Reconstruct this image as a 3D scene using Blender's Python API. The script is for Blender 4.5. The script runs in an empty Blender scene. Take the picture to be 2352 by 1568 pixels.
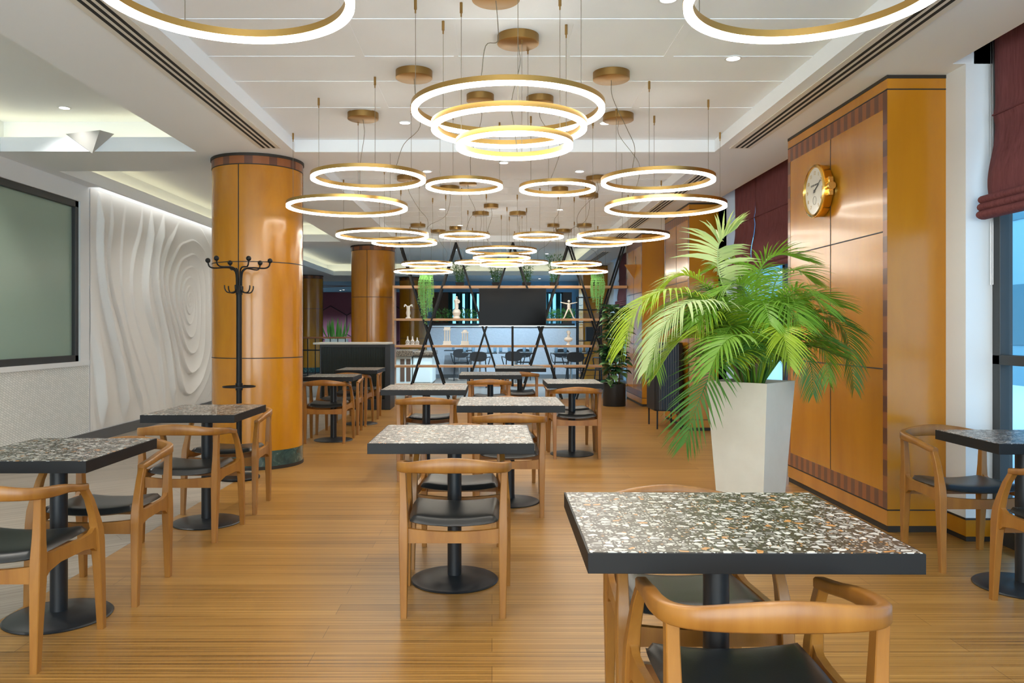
import bpy, math, random
from math import sin, cos, pi, radians as R
from mathutils import Vector, Matrix
import numpy as np

random.seed(7)
SC = bpy.context.scene
COL = SC.collection
F = 1820.0; VX = 1130.0; VY = 757.0; H = 1.28

# ---------------------------------------------------------------- camera
cam_d = bpy.data.cameras.new('camera')
cam_d.sensor_width = 36.0
cam_d.lens = F / 2352 * 36.0
cam_d.shift_x = (1176 - VX) / 2352
cam_d.shift_y = -(784 - VY) / 2352
cam_d.clip_start = 0.05
cam_d.clip_end = 200
cam = bpy.data.objects.new('camera', cam_d)
COL.objects.link(cam)
cam.location = (0, 0, H)
cam.rotation_euler = (R(90), 0, 0)
SC.camera = cam

# ---------------------------------------------------------------- view, world
SC.view_settings.view_transform = 'Standard'
SC.view_settings.look = 'None'
SC.view_settings.gamma = 1.0
SC.view_settings.use_curve_mapping = False
SC.view_settings.exposure = 0.84
SC.cycles.max_bounces = 7
SC.cycles.diffuse_bounces = 4
SC.cycles.glossy_bounces = 3
SC.cycles.transmission_bounces = 4
SC.cycles.transparent_max_bounces = 8
SC.cycles.sample_clamp_indirect = 6.0
SC.cycles.caustics_reflective = False
SC.cycles.caustics_refractive = False

W = bpy.data.worlds.new('sky')
SC.world = W
W.use_nodes = True
nt = W.node_tree
nt.nodes.clear()
wo = nt.nodes.new('ShaderNodeOutputWorld')
bg = nt.nodes.new('ShaderNodeBackground')
tc = nt.nodes.new('ShaderNodeTexCoord')
sx = nt.nodes.new('ShaderNodeSeparateXYZ')
mr = nt.nodes.new('ShaderNodeMapRange')
mr.inputs['From Min'].default_value = -0.5
mr.inputs['From Max'].default_value = 0.1
mx = nt.nodes.new('ShaderNodeMix'); mx.data_type = 'RGBA'
mx.inputs[6].default_value = (0.86, 0.97, 1.0, 1)
mx.inputs[7].default_value = (0.34, 0.66, 0.95, 1)
nt.links.new(tc.outputs['Generated'], sx.inputs[0])
nt.links.new(sx.outputs['Y'], mr.inputs['Value'])
nt.links.new(mr.outputs[0], mx.inputs[0])
nt.links.new(mx.outputs[2], bg.inputs['Color'])
bg.inputs['Strength'].default_value = 4.0
nt.links.new(bg.outputs[0], wo.inputs['Surface'])

LED_STRENGTH = 10.0
COVE_STRENGTH = 1.8
DOWN_WATTS = 16.0
FAR_WATTS = 280.0

# ================================================================ helpers
def wp(px, py, Y):
    return Vector(((px - VX) / F * Y, Y, H - (py - VY) / F * Y))

def mat(name, color=(0.8, 0.8, 0.8), rough=0.5, metal=0.0, spec=0.5, coat=0.0, emit=None, es=0.0, build=None, trans=0.0):
    m = bpy.data.materials.new(name)
    m.use_nodes = True
    b = m.node_tree.nodes['Principled BSDF']
    b.inputs['Base Color'].default_value = (*color, 1)
    b.inputs['Roughness'].default_value = rough
    b.inputs['Metallic'].default_value = metal
    b.inputs['Specular IOR Level'].default_value = spec
    b.inputs['Coat Weight'].default_value = coat
    b.inputs['Coat Roughness'].default_value = 0.12
    b.inputs['Transmission Weight'].default_value = trans
    if emit:
        b.inputs['Emission Color'].default_value = (*emit, 1)
        b.inputs['Emission Strength'].default_value = es
    if build:
        build(m.node_tree, b)
    return m

def N(nt, t, **kw):
    n = nt.nodes.new(t)
    for k, v in kw.items():
        setattr(n, k, v)
    return n

def coords(nt, scale=(1, 1, 1), rot=(0, 0, 0), kind='Object'):
    tc = N(nt, 'ShaderNodeTexCoord')
    mp = N(nt, 'ShaderNodeMapping')
    mp.inputs['Scale'].default_value = scale
    mp.inputs['Rotation'].default_value = rot
    nt.links.new(tc.outputs[kind], mp.inputs[0])
    return mp.outputs[0]

def ramp(nt, fac, stops):
    r = N(nt, 'ShaderNodeValToRGB')
    el = r.color_ramp.elements
    while len(el) < len(stops):
        el.new(0.5)
    for e, (p, c) in zip(el, stops):
        e.position = p
        e.color = (*c, 1)
    nt.links.new(fac, r.inputs[0])
    return r.outputs[0]

def noise(nt, vec, scale=1, detail=4, rough=0.5, dist=0.0):
    n = N(nt, 'ShaderNodeTexNoise')
    n.inputs['Scale'].default_value = scale
    n.inputs['Detail'].default_value = detail
    n.inputs['Roughness'].default_value = rough
    n.inputs['Distortion'].default_value = dist
    nt.links.new(vec, n.inputs['Vector'])
    return n

def bump(nt, b, h, s=0.2, d=0.01):
    bp = N(nt, 'ShaderNodeBump')
    bp.inputs['Strength'].default_value = s
    bp.inputs['Distance'].default_value = d
    nt.links.new(h, bp.inputs['Height'])
    nt.links.new(bp.outputs[0], b.inputs['Normal'])

def wood(name, c1, c2, stretch, rough=0.35, coat=0.3, rot=(0, 0, 0), bands=(0.3, 0.7), bs=0.05, spec=0.5):
    def bd(nt, b):
        v = coords(nt, stretch, rot)
        n = noise(nt, v, 1, 5, 0.6, 0.3)
        c = ramp(nt, n.outputs['Fac'], [(bands[0], c1), (bands[1], c2)])
        nt.links.new(c, b.inputs['Base Color'])
        if bs:
            bump(nt, b, n.outputs['Fac'], bs, 0.003)
    return mat(name, c1, rough, coat=coat, build=bd, spec=spec)

M = {}
M['white'] = mat('white_paint', (0.79, 0.82, 0.84), 0.7)
M['ceil'] = mat('ceiling_paint', (0.84, 0.885, 0.93), 0.75)
M['grille'] = mat('grille_paint', (0.72, 0.70, 0.64), 0.5)
M['dark'] = mat('dark_slot', (0.01, 0.01, 0.01), 0.8)
M['veneer'] = wood('honey_veneer', (0.40, 0.148, 0.005), (0.54, 0.225, 0.010), (3.5, 3.5, 0.9), 0.24, 0.25, bs=0)
M['veneer2'] = wood('amber_veneer', (0.40, 0.155, 0.006), (0.51, 0.215, 0.010), (2.5, 2.5, 0.7), 0.26, 0.25, bs=0)
M['inlay_a'] = mat('walnut_inlay_dark', (0.12, 0.045, 0.025), 0.3, coat=0.2)
M['inlay_b'] = mat('walnut_inlay_red', (0.26, 0.085, 0.025), 0.3, coat=0.2)
M['joint'] = mat('black_joint', (0.02, 0.015, 0.01), 0.6)
M['black'] = mat('black_paint', (0.008, 0.008, 0.0085), 0.45, spec=0.25)
M['blackm'] = mat('black_steel', (0.013, 0.015, 0.018), 0.38, spec=0.45)
M['chairwood'] = wood('beech_chair_wood', (0.24, 0.092, 0.013), (0.35, 0.152, 0.026), (14, 14, 2.2), 0.38, 0.12, bs=0.04)
M['leather'] = mat('black_leather', (0.016, 0.017, 0.017), 0.34, spec=0.6,
                   build=lambda nt, b: bump(nt, b, noise(nt, coords(nt), 220, 3).outputs['Fac'], 0.08, 0.002))
M['brass'] = mat('brushed_brass', (0.50, 0.315, 0.10), 0.33, 1.0)
M['gold'] = mat('polished_gold', (0.85, 0.56, 0.16), 0.18, 1.0)
M['bronze'] = mat('dark_bronze', (0.34, 0.205, 0.07), 0.38, 1.0)
M['cable'] = mat('steel_cable', (0.16, 0.14, 0.10), 0.5)
M['led'] = mat('led_diffuser', (1, 1, 1), 0.5, emit=(1.0, 0.93, 0.80), es=LED_STRENGTH)
M['cove'] = mat('cove_led', (1, 1, 1), 0.5, emit=(1.0, 0.88, 0.52), es=COVE_STRENGTH)
M['washer'] = mat('wall_washer_led', (1, 1, 1), 0.5, emit=(1.0, 0.96, 0.88), es=2.7)
M['spot'] = mat('downlight_lens', (1, 1, 1), 0.5, emit=(1.0, 0.94, 0.85), es=5.0)
M['marble'] = mat('green_marble', (0.03, 0.1, 0.08), 0.15, coat=0.4, build=lambda nt, b: nt.links.new(
    ramp(nt, noise(nt, coords(nt), 9, 8, 0.7, 1.2).outputs['Fac'], [(0.35, (0.012, 0.035, 0.035)), (0.55, (0.035, 0.085, 0.08)), (0.72, (0.25, 0.32, 0.29))]), b.inputs['Base Color']))
M['plaster'] = mat('white_plaster', (0.82, 0.82, 0.80), 0.6)
M['blind'] = mat('burgundy_fabric', (0.17, 0.055, 0.06), 0.9, spec=0.2,
                 build=lambda nt, b: (nt.links.new(ramp(nt, noise(nt, coords(nt, (60, 60, 6)), 1, 5, 0.7).outputs['Fac'],
                 [(0.3, (0.135, 0.042, 0.047)), (0.7, (0.215, 0.075, 0.08))]), b.inputs['Base Color'])))
M['blind_seam'] = mat('burgundy_seam', (0.14, 0.045, 0.05), 0.9, spec=0.2)
M['frame'] = mat('dark_window_frame', (0.03, 0.033, 0.035), 0.45)
M['frost'] = mat('frosted_glass', (0.31, 0.425, 0.35), 0.28, spec=0.45)
M['greybase'] = mat('grey_skirting', (0.12, 0.125, 0.13), 0.5)
M['planter'] = mat('white_planter', (0.72, 0.66, 0.56), 0.42, build=lambda nt, b: nt.links.new(
    ramp(nt, noise(nt, coords(nt), 4, 6, 0.6).outputs['Fac'], [(0.3, (0.68, 0.63, 0.54)), (0.7, (0.76, 0.72, 0.63))]), b.inputs['Base Color']))
M['soil'] = mat('soil', (0.04, 0.025, 0.015), 0.9)
M['tv'] = mat('tv_screen', (0.003, 0.003, 0.004), 0.10, spec=0.06)
M['shelfwood'] = wood('oak_shelf_wood', (0.42, 0.225, 0.10), (0.55, 0.32, 0.16), (1.5, 20, 20), 0.45, 0.0)
M['stat'] = mat('white_ceramic', (0.84, 0.82, 0.77), 0.4)
M['burg_wall'] = mat('burgundy_wall', (0.24, 0.07, 0.10), 0.7)
M['burg_line'] = mat('burgundy_moulding', (0.06, 0.018, 0.03), 0.7)
M['tinted_wall'] = mat('daylight_tinted_wall', (0.22, 0.42, 0.60), 0.7)  # wall colour carries the blue light falling on it
M['tinted_ceil'] = mat('daylight_tinted_ceiling', (0.20, 0.48, 0.72), 0.7)  # blue daylight on the far ceiling is put into its colour
M['curtain'] = mat('teal_curtain', (0.01, 0.10, 0.11), 0.8)
M['brownpanel'] = mat('brown_panel', (0.10, 0.05, 0.03), 0.5)
M['granite'] = mat('brown_granite', (0.10, 0.06, 0.04), 0.25, build=lambda nt, b: nt.links.new(
    ramp(nt, noise(nt, coords(nt), 40, 6, 0.7).outputs['Fac'], [(0.4, (0.035, 0.02, 0.013)), (0.62, (0.22, 0.14, 0.09))]), b.inputs['Base Color']))
M['cabwhite'] = mat('white_cabinet', (0.60, 0.60, 0.56), 0.5)
M['bark'] = mat('bark', (0.20, 0.13, 0.07), 0.8)
M['clockface'] = mat('clock_face', (0.72, 0.70, 0.62), 0.35, coat=0.5)
M['steel'] = mat('brushed_steel', (0.5, 0.5, 0.5), 0.3, 1.0)
M['sconce_grey'] = mat('grey_white_sconce', (0.42, 0.42, 0.40), 0.6)
M['darkbronze'] = mat('dark_wood_sconce', (0.42, 0.21, 0.06), 0.3)

def leafmat(name, c, trans=0.35):
    def bd(nt, b):
        out = nt.nodes['Material Output']
        t = N(nt, 'ShaderNodeBsdfTranslucent')
        t.inputs['Color'].default_value = (c[0] * 1.3, c[1] * 1.25, c[2] * 0.8, 1)
        ms = N(nt, 'ShaderNodeMixShader')
        ms.inputs[0].default_value = trans
        nt.links.new(b.outputs[0], ms.inputs[1])
        nt.links.new(t.outputs[0], ms.inputs[2])
        nt.links.new(ms.outputs[0], out.inputs['Surface'])
    return mat(name, c, 0.42, build=bd)
M['leaf_y'] = leafmat('yellow_green_leaf', (0.36, 0.50, 0.035))
M['leaf_g'] = leafmat('mid_green_leaf', (0.19, 0.38, 0.04))
M['leaf_d'] = leafmat('dark_green_leaf', (0.07, 0.20, 0.035))
M['leaf_p'] = leafmat('pale_green_leaf', (0.50, 0.62, 0.30))
M['leaf_h'] = leafmat('hanging_green', (0.30, 0.62, 0.20))
M['leaf_f'] = leafmat('ficus_green', (0.03, 0.12, 0.045), 0.12)
M['leaf_f2'] = leafmat('ficus_light', (0.22, 0.40, 0.16), 0.12)
M['leaf_b'] = leafmat('bamboo_green', (0.07, 0.19, 0.05), 0.25)

def glassmat():
    m = bpy.data.materials.new('clear_glass')
    m.use_nodes = True
    nt = m.node_tree
    nt.nodes.clear()
    o = N(nt, 'ShaderNodeOutputMaterial')
    tr = N(nt, 'ShaderNodeBsdfTransparent'); tr.inputs[0].default_value = (0.92, 0.97, 1.0, 1)
    gl = N(nt, 'ShaderNodeBsdfGlossy'); gl.inputs['Roughness'].default_value = 0.02
    ms = N(nt, 'ShaderNodeMixShader')
    fr = N(nt, 'ShaderNodeLayerWeight'); fr.inputs[0].default_value = 0.5
    pw = N(nt, 'ShaderNodeMath', operation='POWER'); pw.inputs[1].default_value = 5.0
    ma = N(nt, 'ShaderNodeMath', operation='MULTIPLY_ADD'); ma.inputs[1].default_value = 0.6; ma.inputs[2].default_value = 0.02
    nt.links.new(fr.outputs['Facing'], pw.inputs[0])
    nt.links.new(pw.outputs[0], ma.inputs[0])
    nt.links.new(ma.outputs[0], ms.inputs[0])
    nt.links.new(tr.outputs[0], ms.inputs[1])
    nt.links.new(gl.outputs[0], ms.inputs[2])
    nt.links.new(ms.outputs[0], o.inputs[0])
    return m
M['glass'] = glassmat()

def floor_build(c_lo, c_mid, c_hi, rot):
    def bd(nt, b):
        v = coords(nt, (1, 1, 1), (0, 0, rot))
        mp = N(nt, 'ShaderNodeMapping'); mp.inputs['Scale'].default_value = (0.6, 70, 1)
        nt.links.new(v, mp.inputs[0])
        n1 = noise(nt, mp.outputs[0], 1, 6, 0.62, 0.15)
        br = N(nt, 'ShaderNodeTexBrick')
        br.inputs['Color1'].default_value = (0, 0, 0, 1); br.inputs['Color2'].default_value = (1, 1, 1, 1)
        br.inputs['Mortar'].default_value = (0.35, 0.35, 0.35, 1)
        br.inputs['Scale'].default_value = 1.0
        br.inputs['Mortar Size'].default_value = 0.0012
        br.inputs['Brick Width'].default_value = 1.9
        br.inputs['Row Height'].default_value = 0.137
        br.offset = 0.37
        nt.links.new(v, br.inputs['Vector'])
        m1 = N(nt, 'ShaderNodeMix'); m1.data_type = 'FLOAT'
        m1.inputs[0].default_value = 0.10
        nt.links.new(n1.outputs['Fac'], m1.inputs[2])
        nt.links.new(br.outputs['Color'], m1.inputs[3])
        c = ramp(nt, m1.outputs[0], [(0.30, c_lo), (0.48, c_mid), (0.68, c_hi)])
        mm = N(nt, 'ShaderNodeMix'); mm.data_type = 'RGBA'; mm.blend_type = 'MULTIPLY'
        nt.links.new(br.outputs['Fac'], mm.inputs[0])
        nt.links.new(c, mm.inputs[6])
        mm.inputs[7].default_value = (0.45, 0.40, 0.35, 1)
        nt.links.new(mm.outputs[2], b.inputs['Base Color'])
        bump(nt, b, n1.outputs['Fac'], 0.06, 0.002)
    return bd
M['floor'] = mat('strand_bamboo_floor', rough=0.34, spec=0.5, build=floor_build((0.13, 0.058, 0.010), (0.31, 0.150, 0.030), (0.47, 0.26, 0.072), 0))
M['floor2'] = mat('grey_laminate_floor', rough=0.40, build=floor_build((0.20, 0.165, 0.13), (0.30, 0.255, 0.205), (0.40, 0.35, 0.29), R(-38)))
M['floor3'] = mat('brown_far_floor', rough=0.3, build=floor_build((0.07, 0.05, 0.04), (0.11, 0.08, 0.06), (0.16, 0.12, 0.09), 0))

def terrazzo(nt, b):
    v = coords(nt)
    nz = noise(nt, v, 30, 2)
    mixv = N(nt, 'ShaderNodeMix'); mixv.data_type = 'VECTOR'
    mixv.inputs[0].default_value = 0.012
    nt.links.new(v, mixv.inputs[4]); nt.links.new(nz.outputs['Color'], mixv.inputs[5])
    vec = mixv.outputs[1]
    base = (0.045, 0.036, 0.028)
    cur = None
    for sc, thr, gate, seed in ((40, 0.17, 0.52, 0), (105, 0.20, 0.50, 3.3)):
        mp = N(nt, 'ShaderNodeMapping'); mp.inputs['Location'].default_value = (seed, seed * 1.7, 0.013)
        nt.links.new(vec, mp.inputs[0])
        ve = N(nt, 'ShaderNodeTexVoronoi', feature='DISTANCE_TO_EDGE', voronoi_dimensions='2D')
        ve.inputs['Scale'].default_value = sc
        vc = N(nt, 'ShaderNodeTexVoronoi', feature='F1', voronoi_dimensions='2D')
        vc.inputs['Scale'].default_value = sc
        nt.links.new(mp.outputs[0], ve.inputs['Vector']); nt.links.new(mp.outputs[0], vc.inputs['Vector'])
        sp = N(nt, 'ShaderNodeSeparateColor')
        nt.links.new(vc.outputs['Color'], sp.inputs[0])
        g = N(nt, 'ShaderNodeMath', operation='GREATER_THAN'); g.inputs[1].default_value = thr
        nt.links.new(ve.outputs['Distance'], g.inputs[0])
        g2 = N(nt, 'ShaderNodeMath', operation='GREATER_THAN'); g2.inputs[1].default_value = gate
        nt.links.new(sp.outputs[0], g2.inputs[0])
        mu = N(nt, 'ShaderNodeMath', operation='MULTIPLY')
        nt.links.new(g.outputs[0], mu.inputs[0]); nt.links.new(g2.outputs[0], mu.inputs[1])
        cr = N(nt, 'ShaderNodeValToRGB'); cr.color_ramp.interpolation = 'CONSTANT'
        st = [(0.0, (0.54, 0.53, 0.49)), (0.38, (0.30, 0.29, 0.27)), (0.55, (0.17, 0.16, 0.15)), (0.68, (0.64, 0.63, 0.59)), (0.91, (0.52, 0.24, 0.075))]
        el = cr.color_ramp.elements
        while len(el) < len(st): el.new(0.5)
        for e, (p, c) in zip(el, st):
            e.position = p; e.color = (*c, 1)
        nt.links.new(sp.outputs[1], cr.inputs[0])
        mm = N(nt, 'ShaderNodeMix'); mm.data_type = 'RGBA'
        nt.links.new(mu.outputs[0], mm.inputs[0])
        if cur is None:
            mm.inputs[6].default_value = (*base, 1)
        else:
            nt.links.new(cur, mm.inputs[7])
        if cur is None:
            nt.links.new(cr.outputs[0], mm.inputs[7]); cur = mm.outputs[2]
        else:
            # small chips sit only where there is no big chip
            m2 = N(nt, 'ShaderNodeMix'); m2.data_type = 'RGBA'
            nt.links.new(mu.outputs[0], m2.inputs[0])
            m2.inputs[6].default_value = (*base, 1)
            nt.links.new(cr.outputs[0], m2.inputs[7])
            nt.links.new(m2.outputs[2], mm.inputs[6])
            nt.links.new(first_mask, mm.inputs[0])
            cur = mm.outputs[2]
        if sc < 50:
            first_mask = mu.outputs[0]
    nt.links.new(cur, b.inputs['Base Color'])
M['terrazzo'] = mat('terrazzo', rough=0.30, spec=0.5, build=terrazzo)

def tilepat(nt, b, k=1.0):
    v = coords(nt, (1, 1, 1))
    s = N(nt, 'ShaderNodeSeparateXYZ'); nt.links.new(v, s.inputs[0])
    a = N(nt, 'ShaderNodeMath', operation='ADD'); nt.links.new(s.outputs[0], a.inputs[0]); nt.links.new(s.outputs[1], a.inputs[1])
    c = N(nt, 'ShaderNodeCombineXYZ'); nt.links.new(a.outputs[0], c.inputs[0]); nt.links.new(s.outputs[2], c.inputs[1])
    mp = N(nt, 'ShaderNodeMapping'); mp.inputs['Rotation'].default_value = (0, 0, R(45)); mp.inputs['Scale'].default_value = (26, 52, 1)
    nt.links.new(c.outputs[0], mp.inputs[0])
    br = N(nt, 'ShaderNodeTexBrick'); br.inputs['Scale'].default_value = 1
    br.inputs['Color1'].default_value = (0.86 * k, 0.88 * k, 0.86 * k + (1 - k) * 0.1, 1); br.inputs['Color2'].default_value = (0.76 * k, 0.79 * k, 0.77 * k + (1 - k) * 0.1, 1)
    br.inputs['Mortar'].default_value = (0.42, 0.45, 0.44, 1); br.inputs['Mortar Size'].default_value = 0.06
    br.inputs['Brick Width'].default_value = 1.5; br.inputs['Row Height'].default_value = 0.9
    nt.links.new(mp.outputs[0], br.inputs['Vector'])
    nt.links.new(br.outputs['Color'], b.inputs['Base Color'])
    bump(nt, b, br.outputs['Fac'], 0.15, 0.004)
M['tile'] = mat('white_mosaic', rough=0.4, build=tilepat)
M['tile2'] = mat('daylight_tinted_mosaic', rough=0.5, build=lambda nt, b: tilepat(nt, b, 0.45))  # extra blue in the tile colour stands in for daylight

# ---------------------------------------------------------------- mesh builder
class MB:
    def __init__(s):
        s.v = []; s.f = []; s.m = []
    def add(s, vs, fs, mi=0, T=None):
        o = len(s.v)
        if T is not None:
            vs = [T @ Vector(p) for p in vs]
        s.v += [tuple(p) for p in vs]
        s.f += [tuple(i + o for i in f) for f in fs]
        s.m += [mi] * len(fs)
        return s
    def box(s, x0, x1, y0, y1, z0, z1, mi=0, T=None):
        vs = [(x, y, z) for z in (z0, z1) for y in (y0, y1) for x in (x0, x1)]
        fs = [(0, 2, 3, 1), (4, 5, 7, 6), (0, 1, 5, 4), (2, 6, 7, 3), (0, 4, 6, 2), (1, 3, 7, 5)]
        return s.add(vs, fs, mi, T)
    def quad(s, a, b, c, d, mi=0):
        return s.add([a, b, c, d], [(0, 1, 2, 3)], mi)
    def lathe(s, prof, n=32, mi=0, T=None, cap=True):
        vs = []; fs = []
        for r, z in prof:
            for i in range(n):
                a = 2 * pi * i / n
                vs.append((r * cos(a), r * sin(a), z))
        for k in range(len(prof) - 1):
            for i in range(n):
                j = (i + 1) % n
                fs.append((k * n + i, k * n + j, (k + 1) * n + j, (k + 1) * n + i))
        if cap:
            fs.append(tuple(reversed(range(n))))
            fs.append(tuple(range((len(prof) - 1) * n, len(prof) * n)))
        return s.add(vs, fs, mi, T)
    def ring(s, r0, r1, z0, z1, n=96, mi=0, T=None, skip=()):
        """rectangular-section ring"""
        vs = []; fs = []
        for (r, z) in ((r0, z0), (r1, z0), (r1, z1), (r0, z1)):
            for i in range(n):
                a = 2 * pi * i / n
                vs.append((r * cos(a), r * sin(a), z))
        for k in range(4):
            if k in skip: continue
            kk = (k + 1) % 4
            for i in range(n):
                j = (i + 1) % n
                fs.append((k * n + i, k * n + j, kk * n + j, kk * n + i))
        return s.add(vs, fs, mi, T)
    def tube(s, pts, r, n=6, mi=0, cap=True, T=None):
        pts = [Vector(p) for p in pts]
        rs = r if isinstance(r, (list, tuple)) else [r] * len(pts)
        vs = []; fs = []
        up = Vector((0, 0, 1))
        prev = None
        for k, p in enumerate(pts):
            t = (pts[min(k + 1, len(pts) - 1)] - pts[max(k - 1, 0)])
            if t.length < 1e-9: t = Vector((0, 0, 1))
            t.normalize()
            if prev is None:
                a = t.cross(up)
                if a.length < 1e-3: a = t.cross(Vector((1, 0, 0)))
            else:
                a = prev - t * prev.dot(t)
                if a.length < 1e-6: a = t.cross(up)
            a.normalize(); b = t.cross(a); prev = a
            for i in range(n):
                an = 2 * pi * i / n
                vs.append(p + (a * cos(an) + b * sin(an)) * rs[k])
        for k in range(len(pts) - 1):
            for i in range(n):
                j = (i + 1) % n
                fs.append((k * n + i, (k + 1) * n + i, (k + 1) * n + j, k * n + j))
        if cap:
            fs.append(tuple(range(n)))
            fs.append(tuple(reversed(range((len(pts) - 1) * n, len(pts) * n))))
        return s.add(vs, fs, mi, T)
    def loft(s, secs, ch=0.3, mi=0, T=None):
        """vertical loft of chamfered rectangles; sec=(cx,cy,z,hx,hy)"""
        vs = []; fs = []
        n = 8
        for cx, cy, z, hx, hy in secs:
            c = ch * min(hx, hy)
            for px, py in ((hx, hy - c), (hx - c, hy), (-hx + c, hy), (-hx, hy - c), (-hx, -hy + c), (-hx + c, -hy), (hx - c, -hy), (hx, -hy + c)):
                vs.append((cx + px, cy + py, z))
        for k in range(len(secs) - 1):
            for i in range(n):
                j = (i + 1) % n
                fs.append((k * n + i, k * n + j, (k + 1) * n + j, (k + 1) * n + i))
        fs.append(tuple(reversed(range(n)))); fs.append(tuple(range((len(secs) - 1) * n, len(secs) * n)))
        return s.add(vs, fs, mi, T)
    def prism(s, poly, a0, a1, axis='x', mi=0, T=None):
        """extrude closed 2-D polygon along an axis"""
        n = len(poly)
        def P(u, v, a):
            return {'x': (a, u, v), 'y': (u, a, v), 'z': (u, v, a)}[axis]
        vs = [P(u, v, a0) for u, v in poly] + [P(u, v, a1) for u, v in poly]
        fs = [(i, (i + 1) % n, n + (i + 1) % n, n + i) for i in range(n)]
        fs.append(tuple(reversed(range(n)))); fs.append(tuple(range(n, 2 * n)))
        return s.add(vs, fs, mi, T)
    def ball(s, c, r, mi=0, n=12, sz=(1, 1, 1)):
        prof = [(max(1e-4, r * sin(pi * k / 8)), -r * cos(pi * k / 8)) for k in range(9)]
        T = Matrix.Translation(c) @ Matrix.Diagonal((*sz, 1))
        return s.lathe(prof, n, mi, T, cap=False)
    def build(s, name, mats, parent=None, loc=None, rot=None, smooth=False, bevel=0, ang=35, fixn=False):
        me = bpy.data.meshes.new(name)
        me.from_pydata(s.v, [], s.f)
        if not isinstance(mats, (list, tuple)): mats = [mats]
        for m in mats: me.materials.append(m)
        if len(mats) > 1:
            me.polygons.foreach_set('material_index', s.m)
        if fixn:
            import bmesh
            bm = bmesh.new(); bm.from_mesh(me)
            bmesh.ops.recalc_face_normals(bm, faces=bm.faces)
            bm.to_mesh(me); bm.free()
        if smooth:
            me.polygons.foreach_set('use_smooth', [True] * len(me.polygons))
            try: me.set_sharp_from_angle(angle=R(ang))
            except Exception: pass
        me.update()
        o = bpy.data.objects.new(name, me)
        COL.objects.link(o)
        if parent: o.parent = parent
        if loc is not None: o.location = loc
        if rot is not None: o.rotation_euler = rot
        if bevel:
            b = o.modifiers.new('bevel', 'BEVEL'); b.width = bevel; b.segments = 2; b.limit_method = 'ANGLE'
        return o

def thing(name, label, cat, loc=(0, 0, 0), rz=0.0, group=None):
    o = bpy.data.objects.new(name, None)
    o.empty_display_size = 0.1
    COL.objects.link(o)
    o.location = loc; o.rotation_euler = (0, 0, rz)
    o['label'] = label; o['category'] = cat
    if group: o['group'] = group
    return o
def tag(o, label, cat, group=None, kind=None):
    o['label'] = label; o['category'] = cat
    if group: o['group'] = group
    if kind: o['kind'] = kind
    return o
def struct(o, label=None, cat=None):
    o['kind'] = 'structure'
    if label: o['label'] = label
    if cat: o['category'] = cat
    return o
def dup(root, loc=None, rz=None, label=None, group=None):
    r = root.copy(); COL.objects.link(r)
    if loc is not None: r.location = loc
    if rz is not None: r.rotation_euler = (0, 0, rz)
    if label: r['label'] = label
    if group: r['group'] = group
    for ch in list(root.children):
        c = ch.copy(); COL.objects.link(c); c.parent = r
        for g in list(ch.children):
            d = g.copy(); COL.objects.link(d); d.parent = c
    return r
def spline(pts, n):
    pts = [Vector(p) for p in pts]
    out = []
    P = [pts[0] * 2 - pts[1]] + pts + [pts[-1] * 2 - pts[-2]]
    for i in range(1, len(P) - 2):
        for k in range(n):
            t = k / n
            a, b, c, d = P[i - 1], P[i], P[i + 1], P[i + 2]
            out.append(0.5 * ((2 * b) + (c - a) * t + (2 * a - 5 * b + 4 * c - d) * t * t + (3 * b - a - 3 * c + d) * t ** 3))
    out.append(pts[-1])
    return out

# ================================================================ ROOM SHELL
XL = -4.56; XR = 3.04; ZS = 2.89; YB = -3.5
# floors
m = MB().box(-2.17, XR + 0.1, YB, 14.95, -0.1, 0)
struct(m.build('floor', M['floor']), 'orange brown strand wood floor of the dining area', 'floor')
m = MB().box(XL - 0.1, -2.171, YB, 14.95, -0.1, 0)
struct(m.build('floor', M['floor2']), 'grey brown laminate floor strip along the relief wall', 'floor')
m = MB().box(-10, 6, 14.951, 34.2, -0.1, 0)
struct(m.build('floor', M['floor3']), 'dark brown floor of the far dining room', 'floor')

# ceiling: soffit plane with openings
xs_h = dict(A=(-4.44, -2.67, YB, 7.16), B=(-4.40, -2.76, 8.05, 14.48), M1=(-1.785, 2.017, YB, 7.18), M2=(-1.735, 2.0, 8.1, 14.48), C=(-4.7, 2.13, 15.67, 23.5))
holes = list(xs_h.values()) + [(XL, -4.44, 8.96, 14.48), (2.79, XR + 0.08, YB, 4.8), (2.79, XR + 0.08, 6.69, 9.8), (2.79, XR + 0.08, 14.9, 18.8)]
xs = sorted(set([-10, 3.64, XL] + [h[0] for h in holes] + [h[1] for h in holes]))
ys = sorted(set([YB, 26.4] + [h[2] for h in holes] + [h[3] for h in holes]))
m = MB()
for i in range(len(xs) - 1):
    for j in range(len(ys) - 1):
        cx = (xs[i] + xs[i + 1]) / 2; cy = (ys[j] + ys[j + 1]) / 2
        if any(h[0] < cx < h[1] and h[2] < cy < h[3] for h in holes): continue
        m.quad((xs[i], ys[j], ZS), (xs[i], ys[j + 1], ZS), (xs[i + 1], ys[j + 1], ZS), (xs[i + 1], ys[j], ZS))
def fascia(m, h, z0, z1):
    x0, x1, y0, y1 = h
    for a, b in (((x0, y0), (x1, y0)), ((x1, y0), (x1, y1)), ((x1, y1), (x0, y1)), ((x0, y1), (x0, y0))):
        m.quad((*a, z0), (*b, z0), (*b, z1), (*a, z1))
def top(m, h, z):
    x0, x1, y0, y1 = h
    m.quad((x0, y0, z), (x0, y1, z), (x1, y1, z), (x1, y0, z))
for k in ('M1', 'M2'):
    fascia(m, xs_h[k], ZS, 3.0); top(m, xs_h[k], 3.0)
cove = MB()
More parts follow.
